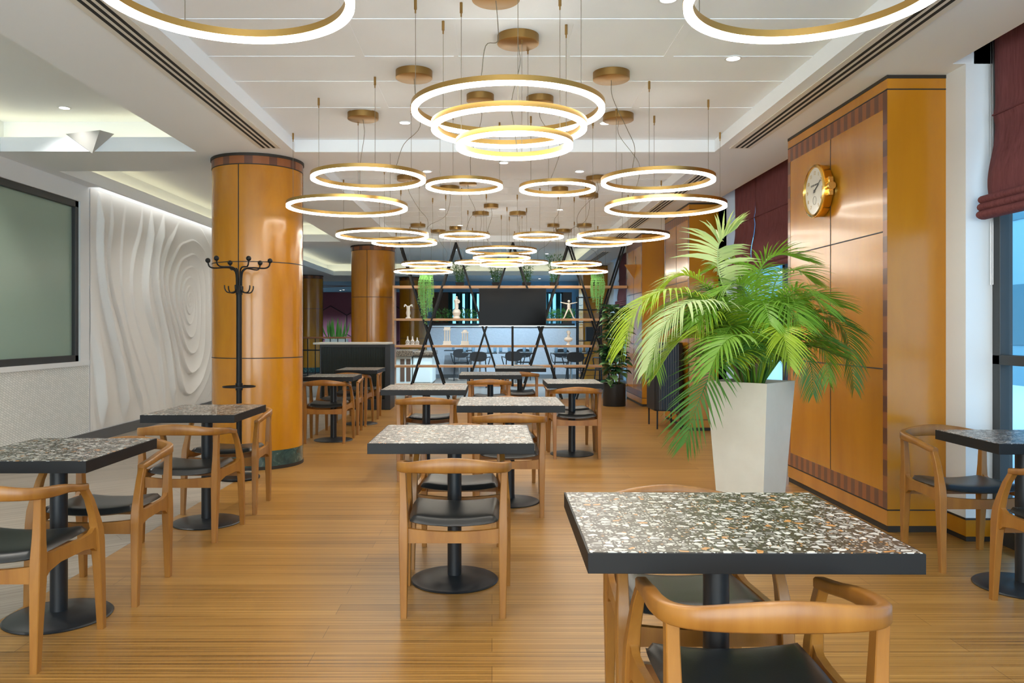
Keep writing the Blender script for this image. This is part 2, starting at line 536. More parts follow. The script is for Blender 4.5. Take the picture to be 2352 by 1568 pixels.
for k in ('A', 'B', 'C'):
    h = xs_h[k]; e = 0.24
    fascia(m, h, ZS, 3.02)
    big = (h[0] - e, h[1] + e, h[2] - e, h[3] + e)
    # ledge
    for q in ((big[0], h[0], big[2], big[3]), (h[1], big[1], big[2], big[3]), (h[0], h[1], big[2], h[2]), (h[0], h[1], h[3], big[3])):
        m.quad((q[0], q[2], 3.0), (q[0], q[3], 3.0), (q[1], q[3], 3.0), (q[1], q[2], 3.0))
    fascia(m, big, 3.0, 3.22); top(m, big, 3.22)
    c = 0.05
    cove.box(h[0] + 0.1 - e, h[1] - 0.1 + e, h[3] + 0.07, h[3] + 0.07 + c, 3.001, 3.02)
    if k != 'A':
        cove.box(h[0] - 0.07 - c, h[0] - 0.07, h[2], h[3], 3.001, 3.02)
        cove.box(h[1] + 0.07, h[1] + 0.07 + c, h[2], h[3], 3.001, 3.02)
    else:
        cove.box(h[0] - 0.07 - c, h[0] - 0.07, h[2], h[3], 3.001, 3.02)
# wall washer slot
m.quad((-4.44, 8.96, ZS), (-4.44, 14.48, ZS), (-4.44, 14.48, 3.0), (-4.44, 8.96, 3.0))
m.quad((XL, 8.96, 3.0), (XL, 14.48, 3.0), (-4.44, 14.48, 3.0), (-4.44, 8.96, 3.0))
for yy in (8.96, 14.48):
    m.quad((XL, yy, ZS), (-4.44, yy, ZS), (-4.44, yy, 3.0), (XL, yy, 3.0))
# blind pockets
for y0, y1 in ((YB, 4.8), (6.69, 9.8), (14.9, 18.8)):
    fascia(m, (2.79, XR + 0.08, y0, y1), ZS, 3.25); top(m, (2.79, XR + 0.08, y0, y1), 3.25)
# flat battens of the coffer panels
def batten(x0, x1, y0, y1):
    m.box(x0, x1, y0, y1, 2.9965, 3.001)
for y in (2.5, 3.1, 3.65, 4.38, 4.98, 5.48, 6.13):
    batten(-1.785, 2.017, y, y + 0.075)
for (y0, y1) in ((3.72, 4.38), (4.455, 4.98), (5.555, 6.13)):
    for x in (-0.86, 1.08):
        batten(x, x + 0.06, y0, y1)
for x in (-0.24, 0.46): batten(x, x + 0.03, 4.455, 4.98)
for k in range(12):
    y = 8.55 + 0.5 * k
    batten(-1.735, 2.0, y, y + 0.05)
    if k % 2 == 0:
        for x in (-0.86, 0.2, 1.08): batten(x, x + 0.05, y + 0.05, y + 0.5)
struct(m.build('ceiling', M['ceil']), 'white coffered ceiling with recessed panels', 'ceiling')
struct(cove.build('trim_1', M['cove']), 'warm light strips hidden in the ceiling coves', 'cove light')
m = MB().box(-4.50, -4.46, 9.0, 14.4, 2.985, 2.998)
struct(m.build('trim_2', M['washer']), 'light strip washing the relief wall', 'cove light')
# far ceiling (blue daylight in its colour) and its dark chevrons
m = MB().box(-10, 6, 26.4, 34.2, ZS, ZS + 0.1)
m.box(-10, 6, YB - 0.1, 34.2, 3.4, 3.5)  # unseen slab added over all rooms to keep sky light out
struct(m.build('ceiling', M['tinted_ceil']), 'furthest room ceiling tinted by blue daylight, plus added light blocking slab', 'ceiling')
m = MB()
for a, b in (((-9, 26.8), (-5.2, 29.2)), ((-5.2, 29.2), (-9, 31.5))):
    d = Vector((b[0] - a[0], b[1] - a[1], 0)); nrm = Vector((-d.y, d.x, 0)).normalized() * 0.18
    A = Vector((*a, ZS - 0.004)); B = Vector((*b, ZS - 0.004))
    m.quad(A - nrm, A + nrm, B + nrm, B - nrm)
struct(m.build('trim_3', M['black']), 'black chevron line on the far ceiling', 'ceiling trim')

# left wall with window opening and mural zone
m = MB()
WY0, WY1, WZ0, WZ1 = 3.2, 8.78, 0.93, 2.70
m.box(XL - 0.3, XL, YB, WY0, 0.88, 3.3)
m.box(XL - 0.3, XL, WY0, WY1, WZ1, 3.3)
m.box(XL - 0.3, XL, WY1, 8.96, 0.88, 3.3)
m.box(XL - 0.3, XL - 0.001, 8.96, 15.67, 0, 3.3)
m.box(XL - 0.3, XL + 0.015, YB, 8.96, 0.88, 0.93)
m.box(-10, XL, 15.6, 15.67, 0, 3.3)
struct(m.build('wall_left', M['white']), 'white wall on the relief side of the room', 'wall')
m = MB().box(XL - 0.3, XL, YB, 8.96, 0, 0.88)
struct(m.build('wall_left', M['tile']), 'white mosaic tile dado below the frosted window', 'wall')
m = MB().box(XL, XL + 0.02, YB, 15.6, 0, 0.12)
struct(m.build('baseboard_left', M['greybase']), 'dark grey skirting under the relief wall', 'skirting')
m = MB(); d = 0.07
for a in ((WY0, WY1, WZ0, WZ0 + d), (WY0, WY1, WZ1 - d, WZ1), (WY1 - d, WY1, WZ0, WZ1), (WY0, WY0 + d, WZ0, WZ1), (5.9, 5.97, WZ0, WZ1)):
    m.box(XL - 0.09, XL - 0.02, a[0], a[1], a[2], a[3])
w1 = struct(m.build('window_1', M['frame'], bevel=0.004), 'large frosted window in dark frame above white mosaic tiles', 'window')
MB().box(XL - 0.07, XL - 0.06, WY0 + d, WY1 - d, WZ0 + d, WZ1 - d).build('frosted_pane', M['frost'], w1)
# rear left of the far room
m = MB().box(-10.1, -10, 15.6, 34.2, 0, 3.3)
struct(m.build('wall_left', M['burg_wall']), 'dark wall of the far room', 'wall')

# ---- relief mural
def mural():
    ny, nz = 700, 380
    Y = np.linspace(8.985, 14.3, ny); Z = np.linspace(0.13, ZS - 0.005, nz)
    yy, zz = np.meshgrid(Y, Z, indexing='ij')
    rng = np.random.RandomState(3)
    def sn(a, b, k):
        s = np.zeros_like(a)
        for i in range(k):
            p, q = rng.uniform(-1, 1, 2); ph = rng.uniform(0, 6.28)
            s += np.sin(a * p * 3.2 + b * q * 2.6 + ph)
        return s / k
    u = yy - 11.95; v = (zz - 1.72)
    w = 0.30 * sn(u, v, 5) * np.clip(np.hypot(u, v) * 0.9, 0.05, 1)
    u2 = u + 0.20 * sn(v * 2.2, u, 4) * np.clip(np.hypot(u, v) * 1.2, 0, 1) + 0.30 * v * np.clip(-u, 0, 1.6) * 0.6
    r = np.sqrt((u2 * 0.95) ** 2 + (v * np.where(v < 0, 0.62, 0.78)) ** 2) + w * 0.35
    th = np.arctan2(v, u2)
    ph = 8.8 * np.sqrt(np.maximum(r, 0)) + th / (2 * pi) + 0.22 * np.sin(3 * th + r * 4) * np.clip(r, 0, 1) + 0.20 * sn(u * 2.4, v * 2.0, 5) + 0.10 * sn(u * 6, v * 5, 5)
    fr = ph - np.floor(ph)
    saw = np.where(fr < 0.90, (fr / 0.90) ** 2.6, np.cos((fr - 0.90) / 0.10 * pi / 2))
    sp = 2 * pi * np.floor(ph) - th
    gate = 0.55 + 0.50 * np.sin(sp * 0.83 + 1.0) * np.clip(r - 0.3, 0, 1) + 0.25 * sn(u * 1.5, v * 1.5, 4)
    gate = np.clip(gate, 0.2, 1.0)
    amp = 0.022 + 0.085 * np.clip(r / 1.2, 0, 1)
    edge = np.clip((zz - 0.13) / 0.30, 0, 1) * np.clip((ZS - zz) / 0.35, 0, 1) * np.clip((yy - 8.98) / 0.15, 0, 1)
    h = 0.004 + amp * saw * gate * edge
    vs = [(XL + float(h[i, j]), float(Y[i]), float(Z[j])) for i in range(ny) for j in range(nz)]
    fs = [(i * nz + j, (i + 1) * nz + j, (i + 1) * nz + j + 1, i * nz + j + 1) for i in range(ny - 1) for j in range(nz - 1)]
    m = MB(); m.add(vs, fs)
    o = m.build('relief_mural', M['plaster'], smooth=True, ang=180)
    tag(o, 'white plaster wall relief of a flowing rose with rippled petals', 'wall relief')
mural()

# right wall (behind the pilasters)
def wallr(y0, y1, z0=0, z1=3.3, x0=XR):
    return MB().box(x0, XR + 0.08, y0, y1, z0, z1)
wr = MB()
wr.box(2.87, XR + 0.08, 4.8, 5.02, 0, ZS)       # pier beside near pilaster
wr.box(XR - 0.12, XR + 0.08, 4.8, 5.02, ZS, 3.3)
wr.box(2.89, XR + 0.08, 5.02, 6.69, 0, ZS)
wr.box(2.87, XR + 0.08, 9.8, 10.04, 0, ZS)
wr.box(2.89, XR + 0.08, 10.04, 14.9, 0, ZS)
wr.box(2.89, XR + 0.08, 18.8, 20.9, 0, ZS); wr.box(2.89, XR + 0.08, 26.2, 26.4, 0, ZS)
wr.box(2.89, XR + 0.08, 20.9, 26.2, 2.7, ZS)
struct(wr.build('wall_right', M['white']), 'white piers of the window wall', 'wall')

def window_bay(n, y0, y1, lab, posts):
    """full-height glazing in the plane x=XR"""
    m = MB()
    m.box(XR - 0.01, XR + 0.07, y0, y1, 0, 0.10)
    m.box(XR - 0.01, XR + 0.07, y0, y1, 3.05, 3.25)
    m.box(XR - 0.01, XR + 0.06, y0, y1, 1.07, 1.13)
    for y in posts:
        m.box(XR - 0.01, XR + 0.07, y, y + 0.07, 0, 3.25)
    o = struct(m.build('window_%d' % n, M['frame'], bevel=0.004), lab, 'window')
    MB().box(XR + 0.02, XR + 0.03, y0, y1, 0.1, 3.05).build('window_pane', M['glass'], o)
    return o
window_bay(2, YB, 4.8, 'dark framed window beside the nearest wood pilaster', (4.73, 3.4, 2.0, 0.6, -1, -2.4))
window_bay(3, 6.69, 9.8, 'dark framed window behind the potted palm', (9.73, 8.2, 6.7))
window_bay(4, 14.9, 18.8, 'dark framed window beyond the last wood pilaster', (18.73, 16.8, 14.9))

window_bay(6, 20.9, 26.2, 'unseen side window added to bring blue light into the far dining room', (20.9, 23.5, 26.1))  # added out of sight to let blue daylight reach the far room
# pilasters: veneered panels with inlay bands
def pilaster(label, y0, y1, x0=2.5, x1=2.885):
    m = MB()
    m.box(x0, x1, y0, y1, 0.04, ZS - 0.02, 0)
    m.box(x0 + 0.006, x1 + 0.004, y0 + 0.004, y1 - 0.002, 0, 0.04, 3)
    m.box(x0 - 0.004, x1 + 0.004, y0 - 0.004, y1, ZS - 0.022, ZS - 0.0005, 3)
    m.box(x1, x1 + 0.006, y0 - 0.006, y0 + 0.01, 0, ZS - 0.001, 3)
    e = 0.0015
    # inlay squares on the inner face
    zt0, zt1, zb0, zb1 = 2.685, 2.795, 0.145, 0.25
    n = int((y1 - y0) / 0.055)
    for k in range(n):
        a = y0 + (y1 - y0) * k / n; b = y0 + (y1 - y0) * (k + 1) / n
        m.box(x0 - e, x0, a, b, zt0, zt1, 1 + k % 2)
        m.box(x0 - e, x0, a, b, zb0, zb1, 1 + k % 2)
    nz = 24
    for k in range(nz):
        a = zb1 + (zt0 - zb1) * k / nz; b = zb1 + (zt0 - zb1) * (k + 1) / nz
        m.box(x0 - e, x0, y0, y0 + 0.055, a, b, 1 + (k + 1) % 2)
        m.box(x0 - e, x0, y1 - 0.055, y1, a, b, 1 + (k + 1) % 2)
    # joints
    ym = (y0 + y1) / 2; j = 0.004
    e2 = 0.002
    m.box(x0 - e2, x0, ym - j, ym + j, zb1, zt0, 3)
    for z in (1.03, 1.905):
        m.box(x0 - e2, x0, y0 + 0.055, y1 - 0.055, z - j, z + j, 3)
    for z in (0.14, 2.80):
        m.box(x0 - e2, x0, y0, y1, z - j, z + j, 3)
        m.box(x0, x1, y0 - e2, y0, z - j, z + j, 3)
    o = m.build('wood_pilaster', [M['veneer2'], M['inlay_a'], M['inlay_b'], M['joint']])
    struct(o, label, 'pilaster')
pilaster('honey veneer pilaster carrying the gold wall clock', 5.01, 6.69)
pilaster('honey veneer pilaster behind the black fluted cabinet', 10.04, 11.45)
pilaster('honey veneer pilaster with the inverted pyramid sconce', 13.2, 14.75)
pilaster('wide honey veneer pilaster beyond the display shelf', 19.8, 20.8, 2.28, 3.08)
# low plinth of the nearest pier
m = MB().box(2.865, 3.05, 4.79, 5.0, 0.03, 0.13, 0)
m.box(2.868, 3.05, 4.793, 5.0, 0, 0.03, 1); m.box(2.862, 3.05, 4.787, 5.0, 0.13, 0.14, 1)
struct(m.build('baseboard_right', [M['veneer2'], M['joint']]), 'wooden skirting block of the window pier', 'skirting')
# slender white reveals next to pilasters 2 and 3
m = MB()
for y in (9.8, 12.95): m.box(2.87, 2.9, y, y + 0.24, 0, ZS)
struct(m.build('trim_4', M['white']), 'white reveal beside the pilasters', 'trim')

# round columns
def round_column(x, y, label, r=0.42):
    m = MB()
    n = 72
    m.lathe([(r + 0.008, 0), (r + 0.008, 0.03)], n, 3)
    m.lathe([(r + 0.004, 0.03), (r + 0.004, 0.17)], n, 4)
    m.lathe([(r, 0.165), (r, 2.80)], n, 0)
    m.lathe([(r + 0.012, 2.865), (r + 0.012, ZS - 0.001)], n, 3)
    nb = 36
    for k in range(nb):
        a0 = 2 * pi * k / nb; a1 = 2 * pi * (k + 1) / nb
        vs = []
        for rr in (r - 0.01, r + 0.003):
            for z in (2.79, 2.867):
                for a in (a0, (a0 + a1) / 2, a1):
                    vs.append((rr * cos(a), rr * sin(a), z))
        m.add(vs, [(6, 7, 10, 9), (7, 8, 11, 10), (0, 1, 7, 6), (1, 2, 8, 7)], 1 + (k * 7 % 3 > 0))
    rj = r + 0.0015
    for z in (1.02, 1.90):
        m.ring(r - 0.01, rj, z - 0.004, z + 0.004, n, 3)
    m.ring(r - 0.01, rj + 0.002, 2.785, 2.793, n, 3)
    for a in (-pi / 2 - 0.13, -pi / 2 + 1.75, pi / 2, pi / 2 + 1.6):
        T = Matrix.Rotation(a, 4, 'Z')
        m.box(r - 0.01, rj + 0.001, -0.004, 0.004, 0.17, 2.79, 3, T)
    o = m.build('round_column', [M['veneer'], M['inlay_a'], M['inlay_b'], M['joint'], M['marble']], loc=(x, y, 0), smooth=True, ang=30)
    struct(o, label, 'column')
round_column(-2.25, 7.62, 'round honey veneer column behind the black coat stand')
round_column(-2.30, 15.35, 'round honey veneer column behind the glass counter')
round_column(-5.46, 23.6, 'round veneer column in the far room beside the railing')
round_column(-2.44, 24.5, 'round veneer column seen through the display shelf')

# air grilles
def grille(label, xc, y0, y1, w=0.19):
    m = MB()
    z = ZS
    m.box(xc - w / 2, xc + w / 2, y0, y1, z - 0.006, z - 0.0005, 0)
    for k in (-1, 0, 1):
        x = xc + k * 0.045
        m.box(x - 0.011, x + 0.011, y0 + 0.03, y1 - 0.03, z - 0.0075, z - 0.006, 1)
    o = m.build('air_grille', [M['grille'], M['dark']])
    tag(o, label, 'air vent')
grille('long slotted air vent in the soffit leading to the first round column', -1.965, 0.5, 7.02)
grille('long slotted air vent in the soffit above the clock pilaster', 2.20, 0.5, 7.02)
grille('slotted air vent in the soffit above the black fluted cabinet', 2.20, 8.1, 14.0)
grille('short slotted air vent in the soffit beyond the display shelf', 2.35, 16.3, 18.8)

# downlights
dl0 = None
def downlight(x, y, z, label, lamp=True, r=0.045, watts=None):
    global dl0
    if dl0 is None:
        t = thing('recessed_downlight', label, 'ceiling light', (x, y, z), 0, 'recessed downlights')
        MB().ring(0.042, 0.055, -0.006, -0.0005, 32).build('trim_ring', M['white'], t)
        MB().lathe([(0.042, -0.004), (0.042, -0.001)], 24).build('lens', M['spot'], t)
        dl0 = t
    else:
        t = dup(dl0, (x, y, z), 0, label)
    if lamp:
        ld = bpy.data.lights.new('downlight_beam', 'SPOT')
        ld.energy = watts or ((DOWN_WATTS if x > -3.8 else 45) if y < 15 else FAR_WATTS); ld.spot_size = R(125); ld.spot_blend = 0.9  # stronger lamps along the left wall are added to brighten that zone
        ld.shadow_soft_size = 0.045; ld.color = (1.0, 0.95, 0.88) if y < 15 else (0.50, 0.78, 1.0)
        lo = bpy.data.objects.new('downlight_beam', ld); COL.objects.link(lo)
        lo.parent = t; lo.location = (0, 0, -0.02)
    return t
for px, py, z, lb in ((1684, 133, 3.0, 'recessed downlight near the soffit vent by the clock pilaster'),
                  (1535, -3, 3.0, 'recessed downlight cut by the top edge of the picture'),
                  (930, 281, 3.0, 'recessed downlight beside the tall wires left of the big ring trio'),
                  (1390, 282, 3.0, 'recessed downlight half hidden behind a bronze ceiling rose'),
                  (1157, 373, ZS, 'recessed downlight in the beam just below the big ring trio'),
                  (981, 393, ZS - 0.001, 'recessed downlight on the beam above the smaller ring on the column side'),
                  (1331, 393, ZS - 0.001, 'recessed downlight on the beam above the smaller ring on the window side'),
                  (1016, 480, 3.0, 'recessed downlight in the second coffer towards the round column'),
                  (1286, 481, 3.0, 'recessed downlight in the second coffer towards the windows'),
                  (1057, 517, 3.0, 'recessed downlight deep in the second coffer on the column side'),
                  (1258, 534, 3.0, 'recessed downlight deep in the second coffer on the window side'),
                  (148, 247, 3.22, 'recessed downlight in the cove above the frosted window')):
    Y = F * (z - H) / (VY - py)
    downlight((px - VX) / F * Y, Y, z, lb)
for x, y in ((-0.9, 16.6), (-0.9, 17.9), (-0.9, 19.2)):
    downlight(x, y, 3.22, 'one of three recessed downlights in a line beyond the display shelf')
for x, y, lb in ((-7.2, 27.5, 'far downlight nearest the burgundy wall corner'), (-6.9, 29.5, 'far downlight inside the black chevron'), (-7.6, 31.2, 'far downlight close to the burgundy wall'), (-6.0, 32.0, 'far downlight beside the second round column')):
    downlight(x, y, ZS, lb + ' in the daylight tinted ceiling')
for x, y, z in ((-7.6, 32.4, ZS), (-6.2, 32.4, ZS), (0.3, 17.0, 3.22), (1.4, 18.0, 3.22), (0.3, 20.0, 3.22), (1.4, 20.2, 3.22), (-3.6, 18, 3.22), (-3.6, 21, 3.22), (0.0, 24.8, ZS), (1.5, 25.0, ZS), (-7.5, 20, ZS), (-1.8, 17.4, 3.22)):  # added lamps that brighten the far room and its burgundy wall
    downlight(x, y, z, 'recessed downlight added to brighten the far room')
# coffer downlights out of view; those by the left wall added to brighten it
for x, y, z in ((-0.8, 2.0, 3.0), (1.0, 2.0, 3.0), (-0.8, 0.2, 3.0), (1.0, 0.2, 3.0), (-0.8, -1.6, 3.0), (1.0, -1.6, 3.0), (-3.95, 5.2, 3.22), (-3.9, 3.3, 3.22), (-3.4, 0.5, 3.22), (-3.4, 10, 3.22), (-3.4, 12.5, 3.22)):
    downlight(x, y, z, 'recessed downlight of the coffers outside the picture')

# far room walls
m = MB()
m.box(-10, -2.62, 34, 34.2, 0, 3.3, 0)
m2 = MB()
hs = 0.8
def hexa(cx, cz, s):
    pts = [(cx + s * sin(pi / 3 * k), cz + s * cos(pi / 3 * k)) for k in range(6)]
    for a, b in zip(pts, pts[1:] + pts[:1]):
        if min(a[1], b[1]) < 0.02 or max(a[1], b[1]) > 2.88: continue
        m2.tube([(a[0], 33.98, a[1]), (b[0], 33.98, b[1])], 0.018, 4)
for i in range(-1, 6):
    for j in range(4):
        hexa(-9 + i * hs * 1.732 + (j % 2) * hs * 0.866, 0.3 + j * hs * 1.5, hs)
w = struct(m.build('wall_back', M['burg_wall']), 'burgundy wall with hexagonal mouldings at the far end', 'wall')
m2.build('wall_moulding', M['burg_line'], w)
# daylight-tinted window wall behind the low mosaic wall
m = MB()
YW = 26.4
m.box(-2.6, -2.5, YW, 34.1, 0, 3.3, 0)
m.box(-2.6, 3.1, YW, YW + 0.15, 2.53, 3.3, 0)
for x0, x1, mi in ((-2.6, -1.98, 0), (-1.98, -1.46, 1), (2.37, 2.66, 1), (2.66, 3.1, 0)):
    m.box(x0, x1, YW, YW + 0.15, 0, 2.53, mi)
m.box(-1.46, 2.37, YW, YW + 0.15, 0, 0.9, 0)
struct(m.build('wall_back', [M['tinted_wall'], M['brownpanel']]), 'blue lit window wall at the end of the far dining room', 'wall')
m = MB()
for x in (-1.46, 0.42, 2.31): m.box(x, x + 0.06, YW + 0.02, YW + 0.1, 0.9, 2.53)
m.box(-1.46, 2.37, YW + 0.02, YW + 0.1, 2.48, 2.53)
w5 = struct(m.build('window_5', M['frame']), 'far window behind the teal curtains', 'window')
MB().box(-1.46, 2.37, YW + 0.05, YW + 0.06, 0.9, 2.5).build('window_pane', M['glass'], w5)
def curtain(x0, x1, label, seed):
    rr = random.Random(seed)
    m = MB(); n = int((x1 - x0) / 0.02)
    vs = []; fs = []
    for k in range(n + 1):
        x = x0 + (x1 - x0) * k / n
        y = YW - 0.12 + 0.05 * sin(k * 0.9 + seed) + 0.02 * sin(k * 2.1)
        for z in (0.0, 2.5): vs.append((x, y, z))
        for z in (0.0, 2.5): vs.append((x, y + 0.008, z))
    for k in range(n):
        a = 4 * k
        fs += [(a, a + 4, a + 5, a + 1), (a + 2, a + 3, a + 7, a + 6)]
    m.add(vs, fs)
    tag(m.build('curtain', M['curtain'], smooth=True, ang=80), label, 'curtain', 'teal curtains at the far window')
cx = [(-1.44, -1.30), (-1.20, -0.98), (-0.90, -0.72), (-0.66, -0.50), (1.80, 1.88), (1.94, 2.02), (2.12, 2.28)]
for i, (a, b) in enumerate(cx):
    curtain(a, b, ['teal curtain fold beside the brown door panel', 'wide teal curtain fold behind the draped figurine', 'narrow teal curtain fold next after the draped figurine', 'teal curtain fold just before the television edge',
                   'narrow teal curtain strip right beside the television', 'second teal curtain strip from the television', 'wide teal curtain fold behind the outstretched figurine'][i], i)
# low mosaic wall with hedge
m = MB().box(-1.72, 2.25, 21.0, 21.3, 0, 1.36, 0)
m.box(-1.74, 2.27, 20.98, 21.32, 1.36, 1.385, 1)
m.box(-1.72, 2.25, 20.98, 21.0, 0, 0.1, 2)
struct(m.build('wall_partition', [M['tile2'], M['white'], M['greybase']]), 'low pale mosaic partition behind the far dining tables', 'wall')

# ================================================================ TABLES
def make_table(w, d, label):
    t = thing('terrazzo_table', label, 'table', (0, 0, 0), 0, 'terrazzo pedestal tables')
    m = MB()
    m.box(-w / 2, w / 2, -d / 2, d / 2, 0.70, 0.7485, 0)
    m.box(-w / 2 + 0.005, w / 2 - 0.005, -d / 2 + 0.005, d / 2 - 0.005, 0.7480, 0.75, 1)
    m.build('tabletop', [M['black'], M['terrazzo']], t, bevel=0.0015)
    MB().lathe([(0.036, 0.012), (0.036, 0.70)], 28).build('pedestal', M['blackm'], t, smooth=True)
    MB().lathe([(0.222, 0), (0.224, 0.004), (0.218, 0.009), (0.205, 0.010), (0.195, 0.014), (0.12, 0.022), (0.05, 0.027), (0.036, 0.03)], 56).build('base', M['blackm'], t, smooth=True, ang=25)
    return t
TB = [  # xc, yfront, yback, width, label
    ('T1', None, 1.880, 2.589, 0.80, 'nearest terrazzo table, large and sharp, in front of the white palm planter'),
    ('T2', None, 3.696, 4.425, 0.78, 'terrazzo table at the middle of the floor with one chair backed towards us'),
    ('T3', 0.132, 5.54, 6.27, 0.76, 'terrazzo table right behind the middle one, offset towards the windows'),
    ('T4', -0.607, 6.99, 7.67, 0.755, 'terrazzo table behind the middle one, offset towards the round columns'),
    ('T5', 0.823, 7.80, 8.52, 0.557, 'narrow terrazzo table in front of the rubber plant'),
    ('T6', -0.02, 9.28, 10.0, 0.735, 'far terrazzo table below the left edge of the television'),
    ('T7', 0.394, 10.87, 11.65, 0.70, 'furthest terrazzo table directly below the television'),
    ('T8', -1.897, 4.93, 5.62, 0.588, 'terrazzo table beside the coat stand and first round column'),
    ('T9', -1.935, 3.20, 3.88, 0.59, 'terrazzo table cut by the picture edge under the frosted window'),
    ('T10', -1.84, 8.89, 9.51, 0.56, 'small terrazzo table just past the first round column'),
    ('T11', -1.785, 10.4, 11.2, 0.555, 'small terrazzo table in front of the fluted glass counter'),
    ('T12', 2.645, 3.68, 4.21, 0.58, 'terrazzo table by the window and blind at the picture edge'),
]
protos = {}
for nm, xc, y0, y1, w, lb in TB:
    d = y1 - y0; rz = 0
    if nm == 'T1':
        xc = 0.632; rz = R(-0.6)
    if nm == 'T2': xc = -0.192
    t = make_table(w, d, lb)
    t.location = (xc, (y0 + y1) / 2, 0); t.rotation_euler = (0, 0, rz + (R(180) if nm in ('T2', 'T5', 'T8', 'T11') else 0))

# ================================================================ CHAIRS
def make_chair(label):
    t = thing('dining_chair', label, 'chair', (0, 0, 0), 0, 'beech armchairs with black seats')
    wd = M['chairwood']
    for s in (-1, 1):
        m = MB().loft(ch=.16, secs=[(s * .220, -.222, 0, .014, .016), (s * .221, -.215, .18, .017, .021), (s * .222, -.208, .33, .020, .027), (s * .222, -.205, .41, .020, .027),
                       (s * .223, -.203, .50, .017, .021), (s * .226, -.205, .60, .015, .018), (s * .228, -.208, .668, .015, .018)])
        m.build('rear_leg', wd, t, smooth=True, ang=28)
        m = MB().loft(ch=.16, secs=[(s * .249, .222, 0, .014, .015), (s * .248, .213, .15, .016, .019), (s * .246, .204, .29, .018, .023), (s * .244, .197, .38, .020, .027), (s * .243, .190, .44, .019, .025),
                       (s * .240, .172, .50, .016, .020), (s * .236, .142, .57, .0145, .017), (s * .231, .104, .625, .014, .017)])
        m.build('front_leg', wd, t, smooth=True, ang=28)
        # side rail with arched underside
        topc = [(-.203, .50), (-.186, .455), (-.165, .432), (-.12, .424), (.08, .424), (.135, .430), (.163, .448), (.178, .49)]
        bot = [(.205, .29), (.185, .335), (.15, .362), (.08, .373), (-.08, .373), (-.15, .358), (-.187, .33), (-.208, .285)]
        poly = topc + bot
        n = len(poly); vs = []
        for off in (-.0105, .0105):
            for (y, z) in poly:
                xm = .222 + (.2435 - .222) * (y + .2) / .4
                vs.append((s * xm + off, y, z))
        fs = [(i, (i + 1) % n, n + (i + 1) % n, n + i) for i in range(n)] 
        k = len(topc)
        for i in range(k - 1):
            a, b = i, i + 1
            c, d_ = n - 1 - i, n - 2 - i
            fs += [(a, c, d_, b), (n + a, n + b, n + d_, n + c)]
        m = MB(); m.add(vs, fs); m.build('side_rail', wd, t, smooth=True, ang=40, fixn=True)
    # aprons with dished tops
    for nm, y, hw in (('rear_apron', -.207, .206), ('front_apron', .186, .226)):
        n = 14; poly = []
        for k in range(n + 1):
            u = -1 + 2 * k / n
            poly.append((u * hw, .378 + .016 * u * u))
        poly += [(hw, .328), (-hw, .328)]
        vs = [(p[0], y - .010, p[1]) for p in poly] + [(p[0], y + .010, p[1]) for p in poly]
        L = len(poly)
        fs = [(i, (i + 1) % L, L + (i + 1) % L, L + i) for i in range(L)]
        fs.append(tuple(reversed(range(L)))); fs.append(tuple(range(L, 2 * L)))
        m = MB(); m.add(vs, fs); m.build(nm, wd, t, fixn=True)
    # seat cushion, saddle shaped
    n = 18; vs = []; fs = []
    def SX(u, v): return u * (.203 + .012 * (v + 1) / 2)
    for lay in (0, 1):
        for i in range(n + 1):
            for j in range(n + 1):
                u = -1 + 2 * i / n; v = -1 + 2 * j / n
                u = math.copysign(abs(u) ** .8, u); v = math.copysign(abs(v) ** .8, v)
                e = max(abs(u), abs(v))
                rr = 1 - .035 * (abs(u) * abs(v)) ** 4
                x = SX(u, v) * rr; y = (v * .195 - .006) * rr
                base = .400 + .020 * u * u + .012 * (v * .5 + .5)
                th = .034 * max(0, 1 - e ** 7) ** .5
                z = base + (th if lay else -0.010 * max(0, 1 - e ** 7) ** .5)
                vs.append((x, y, z))
    K = (n + 1) ** 2
    for i in range(n):
        for j in range(n):
            a = i * (n + 1) + j; b = a + n + 1
            fs.append((a, a + 1, b + 1, b)); fs.append((K + a, K + b, K + b + 1, K + a + 1))
    m = MB(); m.add(vs, fs); m.build('seat', M['leather'], t, smooth=True, ang=180)
    # one-piece curved back and arms
    half = [((.230, .122), .030, .016, .626), ((.235, .04), .030, .017, .638), ((.242, -.05), .034, .017, .654), ((.245, -.14), .040, .017, .662), ((.232, -.215), .043, .016, .668),
            ((.19, -.262), .047, .013, .674), ((.11, -.287), .058, .011, .682), ((0, -.295), .066, .010, .687)]
    full = [((-p[0], p[1]), h, w_, z) for (p, h, w_, z) in half] + [(p, h, w_, z) for (p, h, w_, z) in reversed(half[:-1])]
    P = spline([(p[0], p[1], z) for (p, h, w_, z) in full], 4)
    Q = spline([(h, w_, 0) for (p, h, w_, z) in full], 4)
    vs = []; fs = []
    for k, p in enumerate(P):
        tg = P[min(k + 1, len(P) - 1)] - P[max(k - 1, 0)]
        tg.z = 0; tg.normalize()
        nx = Vector((-tg.y, tg.x, 0))
        hh = Q[k].x / 2; w_ = Q[k].y
        c = .005
        for a, b in ((w_, hh - c), (w_ - c, hh), (-w_ + c, hh), (-w_, hh - c), (-w_, -hh + c), (-w_ + c, -hh), (w_ - c, -hh), (w_, -hh + c)):
            vs.append(p + nx * a + Vector((0, 0, b)))
    for k in range(len(P) - 1):
        for i in range(8):
            j = (i + 1) % 8
            fs.append((k * 8 + i, k * 8 + j, (k + 1) * 8 + j, (k + 1) * 8 + i))
    fs.append(tuple(reversed(range(8)))); fs.append(tuple(range((len(P) - 1) * 8, len(P) * 8)))
    m = MB(); m.add(vs, fs); m.build('curved_backrest', wd, t, smooth=True, ang=50, fixn=True)
    return t
